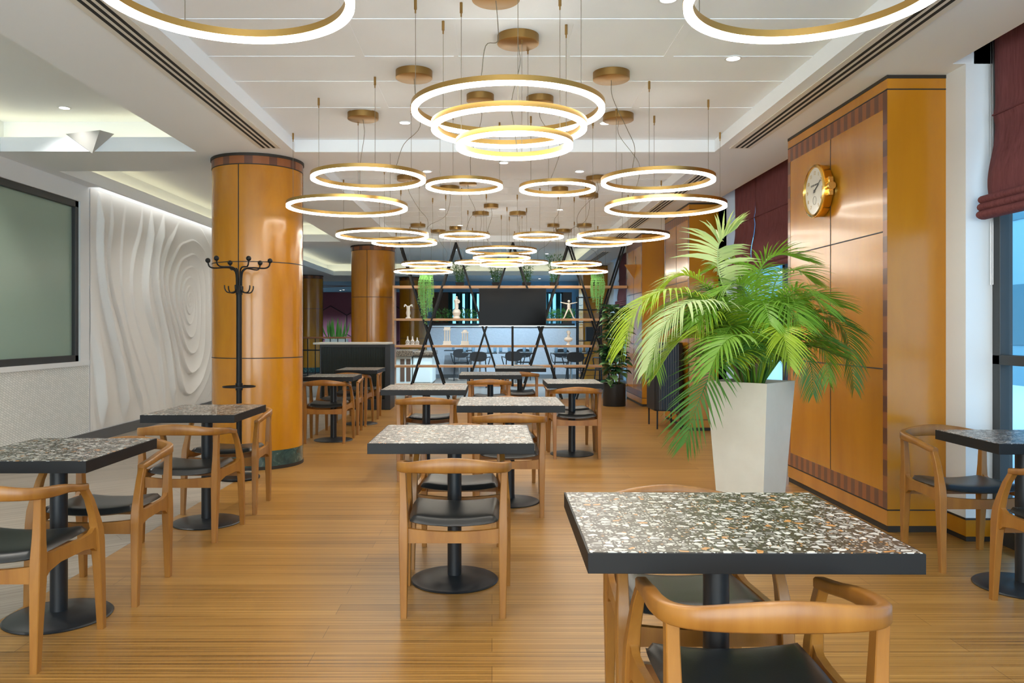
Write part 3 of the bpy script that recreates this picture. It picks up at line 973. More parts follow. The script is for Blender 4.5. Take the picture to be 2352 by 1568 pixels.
CH = [
    (0.617, 1.93, 0, 'nearest chair, back towards us, at the large sharp terrazzo table'),
    (0.636, 2.575, 180, 'chair facing us under the far side of the nearest terrazzo table'),
    (-0.172, 3.75, 0, 'chair with its back to us at the middle terrazzo table'),
    (-0.178, 4.46, 180, 'chair facing us on the far side of the middle terrazzo table'),
    (0.12, 5.63, 0, 'chair with its back to us at the second table towards the windows'),
    (0.13, 6.42, 180, 'chair facing us on the far side of the second table towards the windows'),
    (-0.567, 6.92, 0, 'chair with its back to us at the table between middle and glass counter'),
    (-0.60, 7.80, 180, 'chair facing us behind the table between middle and glass counter'),
    (-0.03, 9.32, 0, 'chair with its back to us below the left edge of the television'),
    (-0.03, 10.25, 180, 'chair facing us behind the table below the left edge of the television'),
    (0.38, 10.88, 0, 'furthest chair with its back to us, directly below the television'),
    (0.843, 8.07, 0, 'chair with its back to us at the narrow table near the rubber plant'),
    (0.835, 8.61, 180, 'chair facing us behind the narrow table near the rubber plant'),
    (-1.89, 4.99, 0, 'chair with its back to us at the table beside the coat stand'),
    (-1.895, 5.72, 180, 'chair facing us in front of the round column and coat stand'),
    (-1.90, 3.89, 180, 'chair facing us at the table cut by the picture edge'),
    (-1.925, 3.18, 0, 'chair with its back to us cut by the edge under the frosted window'),
    (-1.885, 9.14, 0, 'chair with its back to us just past the first round column'),
    (-1.885, 9.87, 180, 'chair facing us behind the small table past the first round column'),
    (-1.89, 10.68, 0, 'chair with its back to us in front of the glass counter'),
    (-1.88, 11.55, 180, 'chair facing us closest to the glass counter'),
    (2.625, 4.40, 180, 'chair facing us between the window table and the clock pilaster'),
    (2.63, 3.54, 0, 'chair cut by the picture edge at the window table'),
]
ch0 = None
for x, y, a, lb in CH:
    if ch0 is None:
        ch0 = make_chair(lb); c = ch0
        c.location = (x, y, 0); c.rotation_euler = (0, 0, R(a))
    else:
        c = dup(ch0, (x, y, 0), R(a), lb)

# ================================================================ RING PENDANTS
def canopy_world(px, py):
    Y = F * (2.955 - H) / (VY - py)
    return Vector(((px - VX) / F * Y, Y, 3.0))
def pendant(label, x, y, z, D, can=None, cr=0.122, a0=20, zc=3.0, sag=0.1, group='gold ring pendant lamps'):
    t = thing('ring_pendant_lamp', label, 'pendant lamp', (x, y, z), 0, group)
    r = D / 2; w = 0.016 if D < 0.9 else 0.017
    m = MB()
    m.ring(r - w, r + w, 0.0165, 0.043, 112, 0)
    m.build('ring_frame', M['brass'], t, smooth=True, ang=40)
    MB().ring(r - w + 0.001, r + w - 0.001, 0.0, 0.017, 112, 0).build('led_diffuser', M['led'], t, smooth=True, ang=40)
    for k in range(3):
        a = R(a0 + 120 * k)
        p = Vector((r * cos(a), r * sin(a), 0.04))
        tz = zc - z
        if tz < 0.1: continue
        m = MB()
        m.tube([p, (p.x, p.y, tz - 0.03)], 0.0016, 5, 0)
        m.tube([(p.x, p.y, tz - 0.055), (p.x, p.y, tz - 0.0005)], 0.008, 10, 1)
        m.tube([(p.x, p.y, tz - 0.075), (p.x, p.y, tz - 0.055)], 0.004, 8, 1)
        m.build('suspension_cable', [M['cable'], M['bronze']], t, smooth=True)
    if can is not None:
        c = Vector(can) - Vector((x, y, z))
        cb = MB().lathe([(cr - 0.006, c.z - 0.052), (cr, c.z - 0.048), (cr, c.z - 0.0005)], 48)
        cb2 = cb.build('ceiling_canopy', M['bronze'], t, smooth=True, ang=40)
        for i, vtx in enumerate(cb2.data.vertices):
            vtx.co.x += c.x; vtx.co.y += c.y
        d = Vector((c.x, c.y, 0))
        dn = d.normalized() if d.length > 1e-3 else Vector((1, 0, 0))
        e = dn * r; e.z = 0.04
        s0 = Vector((c.x, c.y, c.z - 0.05))
        mid = (s0 + e) / 2
        pts = spline([s0, s0 + Vector((0.01, 0, -0.12)), mid + Vector((-sag, 0, -0.02)), e + Vector((-sag * 0.5, 0, 0.15)), e], 5)
        MB().tube(pts, 0.0022, 5).build('power_cord', M['cable'], t, smooth=True)
    return t
LB = [
 ('largest ring of the nearest trio above the room centre', 0.085, 4.25, 2.440, 1.0, (0.02, 4.02), .122, 75),
 ('middle ring of the nearest trio above the room centre', 0.091, 4.24, 2.344, 0.8, None, 0, 35),
 ('smallest and lowest ring of the nearest trio above the room centre', 0.120, 4.27, 2.257, 0.6, (1190, 100), .122, 80),
 ('ring of the first pair beside the round column, the higher one', -0.90, 5.78, 2.366, 0.8, (951, 179), .122, 165),
 ('ring crossing the first round column, the lower of its pair', -1.249, 6.85, 2.325, 1.0, (834, 273), .122, 170),
 ('ring of the first pair towards the windows, the higher one', 1.225, 5.86, 2.364, 0.8, (1404, 182), .122, 10),
 ('ring just before the burgundy blinds, the lower of its pair', 1.493, 6.84, 2.322, 1.0, (1420, 276), .122, 8),
 ('small ring under the nearest trio on the column side', -0.227, 6.50, 2.442, 0.6, (1103, 232), .10, 15),
 ('small ring under the nearest trio on the window side', 0.543, 6.58, 2.436, 0.6, (1240, 237), .10, 100),
 ('large ring left of and behind the first column, second row', -1.229, 8.90, 2.322, 1.0, (937, 414), .122, 160),
 ('ring overlapping the large second row ring on the column side', -1.121, 10.15, 2.380, 0.8, (1032, 437), .122, 150),
 ('small ring of the second row on the column side', -0.344, 9.93, 2.442, 0.6, (1075, 424), .10, 25),
 ('small ring of the second row on the window side', 0.582, 9.93, 2.432, 0.6, (1286, 439), .10, 30),
 ('large ring of the second row towards the pilasters', 1.483, 8.97, 2.320, 1.0, (1371, 415), .122, 20),
 ('ring overlapping the large second row ring on the window side', 1.350, 10.0, 2.362, 0.8, (1352, 453), .122, 15),
 ('largest and highest ring of the far trio above the television', 0.135, 11.56, 2.414, 1.0, (1104, 494), .122, 75),
 ('middle ring of the far trio above the television', 0.140, 11.5, 2.310, 0.8, (1189, 494), .122, 40),
 ('smallest and lowest ring of the far trio above the television', 0.141, 11.6, 2.217, 0.6, (1128, 477), .10, 90),
 ('small far ring behind the far trio on the column side', -0.33, 13.7, 2.425, 0.6, (1046, 527), .10, 30),
 ('small far ring behind the far trio on the window side', 0.655, 13.7, 2.425, 0.6, (1271, 521), .10, 30),
 ('higher ring of the last pair above the hanging plant by the column', -1.065, 13.0, 2.340, 0.8, (960, 521), .122, 20),
 ('lowest ring of the last pair above the hanging plant by the column', -1.205, 13.95, 2.290, 1.0, (1007, 534), .122, 170),
 ('higher ring of the last pair above the rubber plant', 1.379, 13.0, 2.340, 0.8, (1342, 521), .122, 20),
 ('lowest ring of the last pair above the rubber plant', 1.519, 13.95, 2.287, 1.0, (1294, 533), .122, 10),
 ('huge ring cut by the top edge on the frosted window side', -0.873, 2.61, 2.370, 0.8, (-0.75, 2.2), .122, 250),
 ('huge ring cut by the top edge on the clock side', 1.057, 2.61, 2.370, 0.8, (0.95, 2.2), .122, 260),
]
for lb, x, y, z, D, can, cr, a0 in LB:
    c = None
    if can is not None:
        c = canopy_world(*can) if can[0] > 20 else Vector((can[0], can[1], 3.0))
    pendant(lb, x, y, z, D, c, cr, a0, sag=random.uniform(-0.12, 0.12))
# rings of the same pattern behind the photographer
for x, y, D in ((-1.2, 0.9, 1.0), (1.4, 0.9, 1.0), (0.1, -0.9, 1.0), (-1.1, -2.2, 0.8), (1.3, -2.2, 0.8)):
    pendant('ring lamp of the next row outside the picture', x, y, 2.40, D, (x + 0.1, y - 0.2, 3.0), .122, 20)

# ================================================================ COAT STAND
t = thing('coat_stand', 'tall black coat stand with ball tipped hooks beside the round column', 'coat stand', (-2.18, 6.83, 0), 0)
bm = M['black']
MB().lathe([(0.172, 0), (0.175, 0.012), (0.168, 0.022), (0.05, 0.034), (0.03, 0.04)], 48).build('base', bm, t, smooth=True)
MB().tube([(0, 0, 0.03), (0, 0, 1.62)], 0.0235, 20).build('pole', bm, t, smooth=True)
MB().lathe([(0.03, 0.76), (0.03, 0.82)], 20).ring(0.128, 0.137, 0.785, 0.795, 48).box(-0.13, 0.13, -0.005, 0.005, 0.786, 0.794).box(-0.005, 0.005, -0.13, 0.13, 0.786, 0.794).build('umbrella_ring', bm, t, smooth=True)
for k in range(6):
    a = 2 * pi * k / 6 + 0.08
    ca, sa = cos(a), sin(a)
    pr = [(0.022, 1.58), (0.024, 1.75), (0.05, 1.80), (0.10, 1.815), (0.21, 1.81), (0.25, 1.825), (0.262, 1.86)]
    pts = spline([(r * ca, r * sa, z) for r, z in pr], 4)
    m = MB().tube(pts, 0.0065, 8)
    m.ball((0.262 * ca, 0.262 * sa, 1.875), 0.022)
    m.build('upper_hook', bm, t, smooth=True)
    pr = [(0.02, 1.66), (0.028, 1.62), (0.055, 1.60), (0.10, 1.602), (0.12, 1.63), (0.123, 1.66)]
    pts = spline([(r * cos(a + .5), r * sin(a + .5), z) for r, z in pr], 4)
    MB().tube(pts, 0.0055, 8).build('lower_hook', bm, t, smooth=True)

# ================================================================ CLOCK
CY, CZ = 5.98, 2.325
t = thing('wall_clock', 'round gold watch shaped wall clock hanging on the nearest pilaster', 'clock', (2.498, CY, CZ))
T = Matrix.Rotation(-pi / 2, 4, 'Y')   # lathe axis +z -> -x
RC = 0.198
MB().lathe([(RC - 0.012, 0.0), (RC - 0.004, 0.004), (RC - 0.002, 0.055), (RC, 0.062), (RC - 0.003, 0.074), (RC - 0.016, 0.079), (RC - 0.022, 0.074), (RC - 0.024, 0.060)], 96, 0, T).build('clock_case', M['gold'], t, smooth=True, ang=40)
m = MB()
for k in range(120):
    a = 2 * pi * k / 120
    Tk = T @ Matrix.Rotation(a, 4, 'Z')
    m.box(RC - 0.004, RC + 0.002, -0.002, 0.002, 0.057, 0.071, 0, Tk)
m.build('knurled_bezel', M['gold'], t)
MB().lathe([(RC - 0.023, 0.058), (RC - 0.023, 0.0625)], 72, 0, T).build('dial', M['clockface'], t)
# crown at three o'clock (towards the camera, -y)
m = MB()
m.box(-0.055, -0.02, -0.235, -0.17, -0.068, -0.022); m.box(-0.055, -0.02, -0.235, -0.17, 0.022, 0.068)
m.tube([(-0.038, -0.19, 0), (-0.038, -0.232, 0)], 0.026, 20); m.tube([(-0.038, -0.232, 0), (-0.038, -0.252, 0)], 0.030, 24)
m.build('crown', M['gold'], t, smooth=True, ang=40, bevel=0.003)
dm = mat('dial_print_gold', (0.45, 0.28, 0.06), 0.4)
km = mat('dial_print_dark', (0.10, 0.10, 0.10), 0.5)
def dial_text(s, ca, ra, size, m_, name, ang=None, dz=0):
    """ca clock angle deg (0=12), ra radius"""
    c = bpy.data.curves.new(name, 'FONT'); c.body = s; c.size = size; c.align_x = 'CENTER'; c.align_y = 'CENTER'; c.extrude = 0.0006
    c.materials.append(m_)
    o = bpy.data.objects.new(name, c); COL.objects.link(o); o.parent = t
    a = R(ca)
    # face seen from -x looking +x: right is -y
    o.location = (-0.0632, -ra * sin(a), ra * cos(a) + dz)
    o.rotation_euler = (R(90), 0, R(-90))
    bpy.context.view_layer.update()
    me = bpy.data.meshes.new_from_object(o.evaluated_get(bpy.context.evaluated_depsgraph_get()))
    mo = bpy.data.objects.new(name, me); COL.objects.link(mo); mo.parent = t
    mo.location = o.location; mo.rotation_euler = o.rotation_euler
    bpy.data.objects.remove(o)
    mo.name = name
    return mo
for h in range(1, 13):
    if h == 6: continue
    dial_text(str(h), 30 * h, 0.135, 0.040, dm, 'hour_numeral')
dial_text('ULYSSE NARDIN', 0, 0.045, 0.019, km, 'dial_lettering')
m = MB().ring(0.030, 0.032, 0.0625, 0.064, 40, 0, T)
m = m.build('subdial', km, t); m.location = (0, 0, -0.07)
for ang, ln, wd_, nm in ((62, 0.085, 0.008, 'hour_hand'), (58, 0.125, 0.0055, 'minute_hand')):
    a = R(ang)
    m = MB().box(-0.067, -0.065, -wd_ / 2, wd_ / 2, -0.02, ln)
    o = m.build(nm, km, t); o.rotation_euler = (a, 0, 0)
MB().lathe([(0.011, 0.064), (0.011, 0.069)], 20, 0, T).build('hand_hub', km, t)

# ================================================================ SCONCES
def sconce(label, T, m_, w=0.44, h=0.2, d=0.16):
    vs = [(-w / 2, 0, h), (w / 2, 0, h), (0, -d, h), (0, 0, 0), (-w / 2 + .02, 0.0, h), (w / 2 - .02, 0, h)]
    m = MB(); m.add([(-w / 2, 0, h), (w / 2, 0, h), (w * 0.36, -d, h), (0.02, 0, 0)], [(0, 3, 2), (2, 3, 1), (0, 1, 3)])
    m.add([(-w / 2 + .03, -.01, h), (w / 2 - .03, -.01, h), (w * .34, -d + .02, h), (0.02, -.01, .03)], [(0, 2, 3), (2, 1, 3)])
    t = thing('wall_sconce', label, 'wall lamp', (0, 0, 0), 0, 'inverted pyramid sconces')
    t.matrix_world = T
    m.build('pyramid_shade', m_, t)
    MB().box(-0.05, 0.05, -0.05, -0.02, h * 0.82, h * 0.82 + 0.01).build('lamp', M['spot'] if m_ != M['sconce_grey'] else M['stat'], t)
sconce('white inverted pyramid uplight on the cove fascia above the frosted window', Matrix.Translation((-3.63, 7.155, 2.872)), M['sconce_grey'], 0.44, 0.175, 0.14)
sconce('wooden inverted pyramid uplight on the pilaster behind the palm', Matrix.Translation((2.50, 13.95, 2.17)) @ Matrix.Rotation(R(-90), 4, 'Z'), M['darkbronze'], 0.50, 0.24, 0.2)

# ================================================================ BLINDS
def blind(label, x, y0, y1, zb, seams, zt=3.2):
    t = thing('roman_blind', label, 'window blind', (x, (y0 + y1) / 2, zb), 0, 'burgundy roman blinds')
    h = y1 - y0
    nz = 60; nyy = 26
    vs = []; fs = []
    z1 = zt - zb
    for i in range(nyy + 1):
        y = -h / 2 + h * i / nyy
        for j in range(nz + 1):
            z = 0.10 + (z1 - 0.10) * j / nz
            fold = 0
            for s in (0.62, 1.25, 1.85):
                fold += 0.012 * math.exp(-((z - s) / 0.04) ** 2)
            bulge = 0.05 * math.exp(-((z - 0.22) / 0.2) ** 2)
            x_ = -bulge - 0.004 * sin(i * 1.1 + z * 4) - fold
            vs.append((x_, y, z))
    for i in range(nyy):
        for j in range(nz):
            a = i * (nz + 1) + j
            fs.append((a, a + 1, a + nz + 2, a + nz + 1))
    m = MB(); m.add(vs, fs)
    o = m.build('fabric_panel', M['blind'], t, smooth=True, ang=180)
    sm = o.modifiers.new('thickness', 'SOLIDIFY'); sm.thickness = 0.006
    for k in range(3):
        zz = 0.03 + 0.045 * k
        pts = []
        poly = []
        for q in range(14):
            a = 2 * pi * q / 14
            poly.append((-0.055 + 0.045 * cos(a) - 0.008 * (2 - k), zz + 0.028 * sin(a)))
        m = MB(); m.prism(poly, -h / 2 - 0.004 * k, h / 2 + 0.004 * k, 'y')
        m.build('gathered_fold', M['blind'], t, smooth=True, ang=60, fixn=True)
    m = MB()
    for s in (0.62, 1.25, 1.85):
        if s < z1: m.box(-0.020, -0.008, -h / 2, h / 2, s - 0.004, s + 0.004)
    for y in seams:
        m.box(-0.022, -0.004, y - y0 - h / 2 - 0.005, y - y0 - h / 2 + 0.005, 0.3, z1)
    m.build('seam', M['blind_seam'], t)
blind('burgundy roman blind above the window at the picture edge', 2.985, 3.2, 4.70, 1.93, ())
blind('burgundy roman blind between the first two pilasters, half towards us', 2.985, 6.8, 8.98, 1.93, ())
blind('burgundy roman blind between the first two pilasters, further half', 2.985, 9.0, 9.72, 1.93, ())
blind('burgundy roman blind beyond the last pilaster', 2.985, 15.2, 18.6, 1.80, ())
m = MB().tube([(3.0, 4.745, 3.1), (3.0, 4.745, 1.55)], 0.002, 6).tube([(3.0, 4.765, 3.1), (3.0, 4.765, 1.55)], 0.002, 6)
tag(m.build('blind_chain', M['steel']), 'beaded pull chain hanging beside the window blind at the edge', 'chain')

# ================================================================ PALM
PX, PY = 1.60, 4.90
t = thing('potted_palm', 'big areca palm in a tapered white planter before the clock pilaster', 'potted palm', (PX, PY, 0))
def tapered(s0, s1, z0, z1):
    return [(-s0, -s0, z0), (s0, -s0, z0), (s0, s0, z0), (-s0, s0, z0), (-s1, -s1, z1), (s1, -s1, z1), (s1, s1, z1), (-s1, s1, z1)]
m = MB()
fs = [(0, 1, 5, 4), (1, 2, 6, 5), (2, 3, 7, 6), (3, 0, 4, 7), (0, 3, 2, 1)]
m.add(tapered(0.135, 0.195, 0, 0.965), fs)
m.add(tapered(0.125, 0.180, 0.8, 0.965), [(4, 5, 1, 0), (5, 6, 2, 1), (6, 7, 3, 2), (7, 4, 0, 3)])
a = tapered(0.195, 0.180, 0.965, 0.965)
m.add(a, [(0, 1, 5, 4), (1, 2, 6, 5), (2, 3, 7, 6), (3, 0, 4, 7)])
m.build('planter', M['planter'], t, rot=(0, 0, R(46)))
MB().box(-0.178, 0.178, -0.178, 0.178, 0.90, 0.93).build('soil', M['soil'], t, rot=(0, 0, R(46)))
OP = Vector((PX, PY, 0))
def frond(ctrl, mat_, L=0.30, n=34, wid=0.017, droop=0.5, start=0.28, rr=None, vee=0.35, side=None):
    n = int(n * 1.15); wid *= 0.82
    """ctrl: world points base..tip"""
    rr = rr or random
    pts = spline([Vector(p) - OP for p in ctrl], 10)
    N_ = len(pts)
    m = MB()
    m.tube(pts, [0.008 * (1 - 0.85 * k / (N_ - 1)) for k in range(N_)], 5)
    for q in range(n):
        f = start + (1 - start) * (q + 0.5) / n
        k = f * (N_ - 1); i = min(int(k), N_ - 2)
        p = pts[i].lerp(pts[i + 1], k - i)
        tg = (pts[i + 1] - pts[i]).normalized()
        sd = tg.cross(Vector((0, 0, 1))) if side is None else side - tg * side.dot(tg)
        if sd.length < 0.15: sd = tg.cross(Vector((0, 1, 0)))
        sd.normalize()
        up = sd.cross(tg).normalized()
        g = (f - start) / (1 - start)
        ll = L * (0.45 + 0.75 * sin(pi * (0.18 + 0.72 * g))) * rr.uniform(0.88, 1.1)
        if g > 0.85: ll *= 1 - (g - 0.85) * 2.2
        for s in (-1, 1):
            d = (tg * (0.38 + 0.5 * g) + sd * s * (1.0 - 0.40 * g) + up * vee + Vector([rr.uniform(-.08, .08) for _ in range(3)])).normalized()
            wv = tg.cross(d)
            wv = d.cross(wv).normalized() if wv.length > 1e-4 else up
            vs = []; K = 4; c = p.copy()
            dd = d.copy()
            for j in range(K + 1):
                w_ = wid * (0.5, 1.0, 0.9, 0.55, 0.04)[j] * 0.5
                vs += [c - wv * w_, c + wv * w_]
                dd = (dd + Vector((0, 0, -1)) * droop * 0.28).normalized()
                c = c + dd * ll / K
            m.add(vs, [(2 * j, 2 * j + 1, 2 * j + 3, 2 * j + 2) for j in range(K)])
    m.build('frond', mat_, t)
b = lambda dx=0, dy=0: (PX + dx, PY + dy, 0.92)
g, yv, dk, pl = M['leaf_g'], M['leaf_y'], M['leaf_d'], M['leaf_p']
frond([b(.02), wp(1700, 740, 4.9), wp(1655, 640, 4.9), wp(1652, 560, 4.88), wp(1692, 524, 4.85)], pl, 0.24, 34, 0.02, 0.6, 0.42, vee=0.5)
frond([b(.03), wp(1735, 700, 4.95), wp(1745, 620, 4.9), wp(1790, 585, 4.85), wp(1855, 600, 4.8)], g, 0.24, 40, 0.013, 0.5, 0.35)
frond([b(), wp(1670, 740, 4.9), wp(1560, 665, 4.8), wp(1470, 700, 4.7), wp(1428, 800, 4.65)], yv, 0.26, 44, 0.013, 0.9, 0.3)
frond([b(-.02), wp(1690, 730, 4.8), wp(1600, 690, 4.6), wp(1530, 740, 4.5), wp(1485, 850, 4.45)], pl, 0.24, 40, 0.016, 0.9, 0.25)
frond([b(-.03), wp(1680, 760, 4.8), wp(1590, 720, 4.7), wp(1520, 760, 4.7), wp(1500, 860, 4.7)], g, 0.22, 40, 0.013, 0.7, 0.25)
frond([b(-.05, -.1), wp(1690, 815, 4.6), wp(1650, 830, 4.45), wp(1605, 920, 4.35), wp(1575, 1015, 4.3)], dk, 0.26, 36, 0.015, 0.35, 0.18, vee=0.15)
frond([b(.03), wp(1800, 780, 5.0), wp(1870, 730, 5.1), wp(1940, 760, 5.15), wp(1962, 890, 5.2)], dk, 0.20, 44, 0.012, 0.8, 0.3)
frond([b(.03), wp(1790, 780, 4.95), wp(1830, 690, 5.0), wp(1880, 680, 5.0), wp(1930, 705, 5.0)], g, 0.22, 36, 0.013, 0.4, 0.35)
frond([b(.05, -.05), wp(1785, 800, 4.75), wp(1830, 790, 4.7), wp(1862, 840, 4.65), wp(1868, 905, 4.6)], dk, 0.15, 26, 0.010, 0.9, 0.3, side=Vector((1, 0, 0.3)))
frond([b(0, -.1), wp(1725, 800, 4.6), wp(1700, 770, 4.45), wp(1660, 790, 4.35), wp(1630, 850, 4.3)], g, 0.24, 34, 0.015, 0.7, 0.2)
frond([b(.02, -.08), wp(1770, 790, 4.6), wp(1790, 750, 4.5), wp(1800, 770, 4.4), wp(1815, 840, 4.35)], yv, 0.18, 30, 0.013, 0.6, 0.25)
frond([b(0, .05), wp(1740, 720, 5.1), wp(1715, 640, 5.2), wp(1680, 600, 5.25), wp(1620, 625, 5.3)], g, 0.22, 34, 0.013, 0.6, 0.35)
frond([b(0, .05), wp(1765, 720, 5.1), wp(1785, 640, 5.2), wp(1830, 620, 5.3), wp(1870, 650, 5.3)], g, 0.20, 34, 0.013, 0.5, 0.35)
frond([b(-.05), wp(1650, 790, 4.75), wp(1580, 775, 4.7), wp(1545, 800, 4.7), wp(1500, 870, 4.7)], yv, 0.14, 34, 0.012, 0.35, 0.3)
frond([b(.05), wp(1810, 800, 4.9), wp(1850, 770, 4.95), wp(1890, 800, 5.0), wp(1905, 880, 5.0)], g, 0.17, 34, 0.012, 0.8, 0.3)
frond([b(-.05), wp(1680, 720, 4.95), wp(1600, 640, 4.95), wp(1545, 640, 4.95), wp(1500, 700, 5.0)], yv, 0.22, 36, 0.013, 0.6, 0.35)
frond([b(0, 0), wp(1740, 780, 4.85), wp(1725, 690, 4.8), wp(1690, 650, 4.75), wp(1640, 680, 4.7)], g, 0.22, 34, 0.013, 0.6, 0.3)
frond([b(0, 0), wp(1760, 780, 4.85), wp(1780, 700, 4.8), wp(1820, 700, 4.75), wp(1860, 760, 4.7)], g, 0.20, 34, 0.013, 0.6, 0.3)
rr = random.Random(5)
for k in range(44):
    a = rr.uniform(0, 2 * pi); rad = rr.uniform(0.30, 0.60); hh = rr.uniform(0.22, 0.62)
    bx = Vector((PX + 0.05 * cos(a), PY + 0.05 * sin(a), 0.92))
    d = Vector((cos(a), sin(a) * 0.8, 0))
    frond([bx, bx + d * rad * 0.25 + Vector((0, 0, hh * 0.7)), bx + d * rad * 0.6 + Vector((0, 0, hh)), bx + d * rad + Vector((0, 0, hh * 0.75))],
          (g, yv, g, dk, g)[k % 5], rr.uniform(0.16, 0.24), 26, 0.012, 0.7, 0.3, rr)
m = MB()
for k in range(22):
    a = rr.uniform(0, 2 * pi); q = rr.uniform(0, 0.07)
    p0 = Vector((q * cos(a), q * sin(a), 0.91)); p1 = p0 + Vector((0.10 * cos(a), 0.10 * sin(a), rr.uniform(0.18, 0.4)))
    m.tube([p0, (p0 + p1) / 2 + Vector((0, 0, 0.02)), p1], [0.010, 0.008, 0.004], 6)
m.build('cane_stem', M['bark'], t, smooth=True)

# ================================================================ FLUTED CABINET
t = thing('tambour_cabinet', 'tall black fluted cabinet on thin legs beside the second pilaster', 'cabinet', (2.28, 10.48, 0))
pol = []
W2, D2, rc = 0.185, 0.31, 0.09
for cx_, cy_, a0 in ((W2 - rc, D2 - rc, 0), (-W2 + rc, D2 - rc, 90), (-W2 + rc, -D2 + rc, 180), (W2 - rc, -D2 + rc, 270)):
    for k in range(7):
        a = R(a0 + 90 * k / 6); pol.append((cx_ + rc * cos(a), cy_ + rc * sin(a)))
# fluted outline
out = []
per = []
for i in range(len(pol)):
    a = Vector((*pol[i], 0)); b_ = Vector((*pol[(i + 1) % len(pol)], 0))
    n_ = max(1, int((b_ - a).length / 0.006))
    for k in range(n_): per.append(a.lerp(b_, k / n_))
for i, p in enumerate(per):
    tg = per[(i + 1) % len(per)] - per[i - 1]; nn = Vector((tg.y, -tg.x, 0)).normalized()
    out.append((p.x + nn.x * 0.004 * abs(sin(i * pi / 5)), p.y + nn.y * 0.004 * abs(sin(i * pi / 5))))
MB().prism(out, 0.25, 1.09, 'z').build('fluted_body', M['blackm'], t)
MB().prism(pol, 1.09, 1.112, 'z').build('top', M['black'], t)
MB().prism(pol, 0.235, 0.25, 'z').build('bottom_panel', M['black'], t)
for sx_ in (-1, 1):
    for sy in (-1, 1):
        MB().box(sx_ * 0.15 - .009, sx_ * 0.15 + .009, sy * 0.27 - .009, sy * 0.27 + .009, 0, 0.236).build('leg', M['black'], t)

# ================================================================ RUBBER PLANT
t = thing('rubber_plant', 'tall rubber plant with broad dark leaves in a black pot', 'potted plant', (2.06, 13.35, 0))
MB().lathe([(0.185, 0), (0.19, 0.01), (0.19, 0.375), (0.18, 0.38), (0.175, 0.34)], 40).build('pot', M['blackm'], t, smooth=True)
MB().lathe([(0.174, 0.33), (0.174, 0.345)], 24).build('soil', M['soil'], t)
rr = random.Random(11)
m = MB()
for dx, dy in ((-0.05, 0), (0.03, 0.03), (0.07, -0.03)):
    m.tube(spline([(dx, dy, 0.34), (dx * 1.2, dy, 0.7), (dx * 0.6, dy * 2, 1.1), (dx * 1.8, dy, 1.6)], 4), 0.013, 6)
m.build('stem', M['bark'], t, smooth=True)
def broadleaf(m, p, d, L, w, mi):
    d = d.normalized(); sd = d.cross(Vector((0, 0, 1)))
    if sd.length < 0.1: sd = Vector((1, 0, 0))
    sd.normalize(); up = sd.cross(d)
    vs = []; K = 6
    for k in range(K + 1):
        f = k / K
        ww = w * sin(pi * min(1, f ** 0.8 * 0.97 + 0.03)) * 0.5
        c = p + d * L * f - Vector((0, 0, 1)) * L * 0.28 * f * f
        vs += [c - sd * ww + up * ww * 0.35, c, c + sd * ww + up * ww * 0.35]
    fs = []
    for k in range(K):
        a = 3 * k
        fs += [(a, a + 1, a + 4, a + 3), (a + 1, a + 2, a + 5, a + 4)]
    m.add(vs, fs, mi)
m = MB()
for k in range(260):
    z = rr.uniform(0.55, 1.66) if k > 18 else rr.uniform(0.38, 0.6)
    sp = 0.20 if z < 1.5 else 0.13
    a = rr.uniform(0, 2 * pi)
    c = Vector((rr.uniform(-0.1, 0.12), rr.uniform(-0.1, 0.1), z))
    d = Vector((cos(a), sin(a), rr.uniform(-0.2, 0.6)))
    broadleaf(m, c + d.normalized() * 0.05, d, rr.uniform(0.17, 0.25), rr.uniform(0.11, 0.15), 1 if rr.random() < 0.3 else 0)
o = m.build('leaves', [M['leaf_f'], M['leaf_f2']], t, smooth=True, ang=80)

# ================================================================ GLASS COUNTER
t = thing('glass_counter', 'black counter with fluted glass front and white top before the second column', 'counter', (-2.2, 12.95, 0))
MB().box(-0.65, 0.54, -0.33, 0.33, 1.045, 1.075).build('countertop', M['cabwhite'], t, bevel=0.003)
m = MB(); m.box(0.49, 0.575, -0.30, 0.28, 0, 1.043); m.box(-0.56, 0.49, -0.28, 0.28, 0, 0.16); m.box(-0.56, 0.49, -0.26, 0.28, 1.0, 1.044)
m.box(-0.56, -0.53, -0.26, 0.28, 0.16, 1.0)
m.build('frame', M['blackm'], t, bevel=0.004)
vs = []; fs = []
nf = 240
for k in range(nf + 1):
    x = -0.53 + 1.02 * k / nf
    y = -0.245 - 0.006 * abs(sin(k * pi / 4))
    vs += [(x, y, 0.16), (x, y, 1.0)]
for k in range(nf): fs.append((2 * k, 2 * k + 2, 2 * k + 3, 2 * k + 1))
m = MB(); m.add(vs, fs)
fg = mat('fluted_dark_glass', (0.02, 0.024, 0.02), 0.08, spec=0.25)
m.build('fluted_glass_panel', fg, t, smooth=True, ang=60)

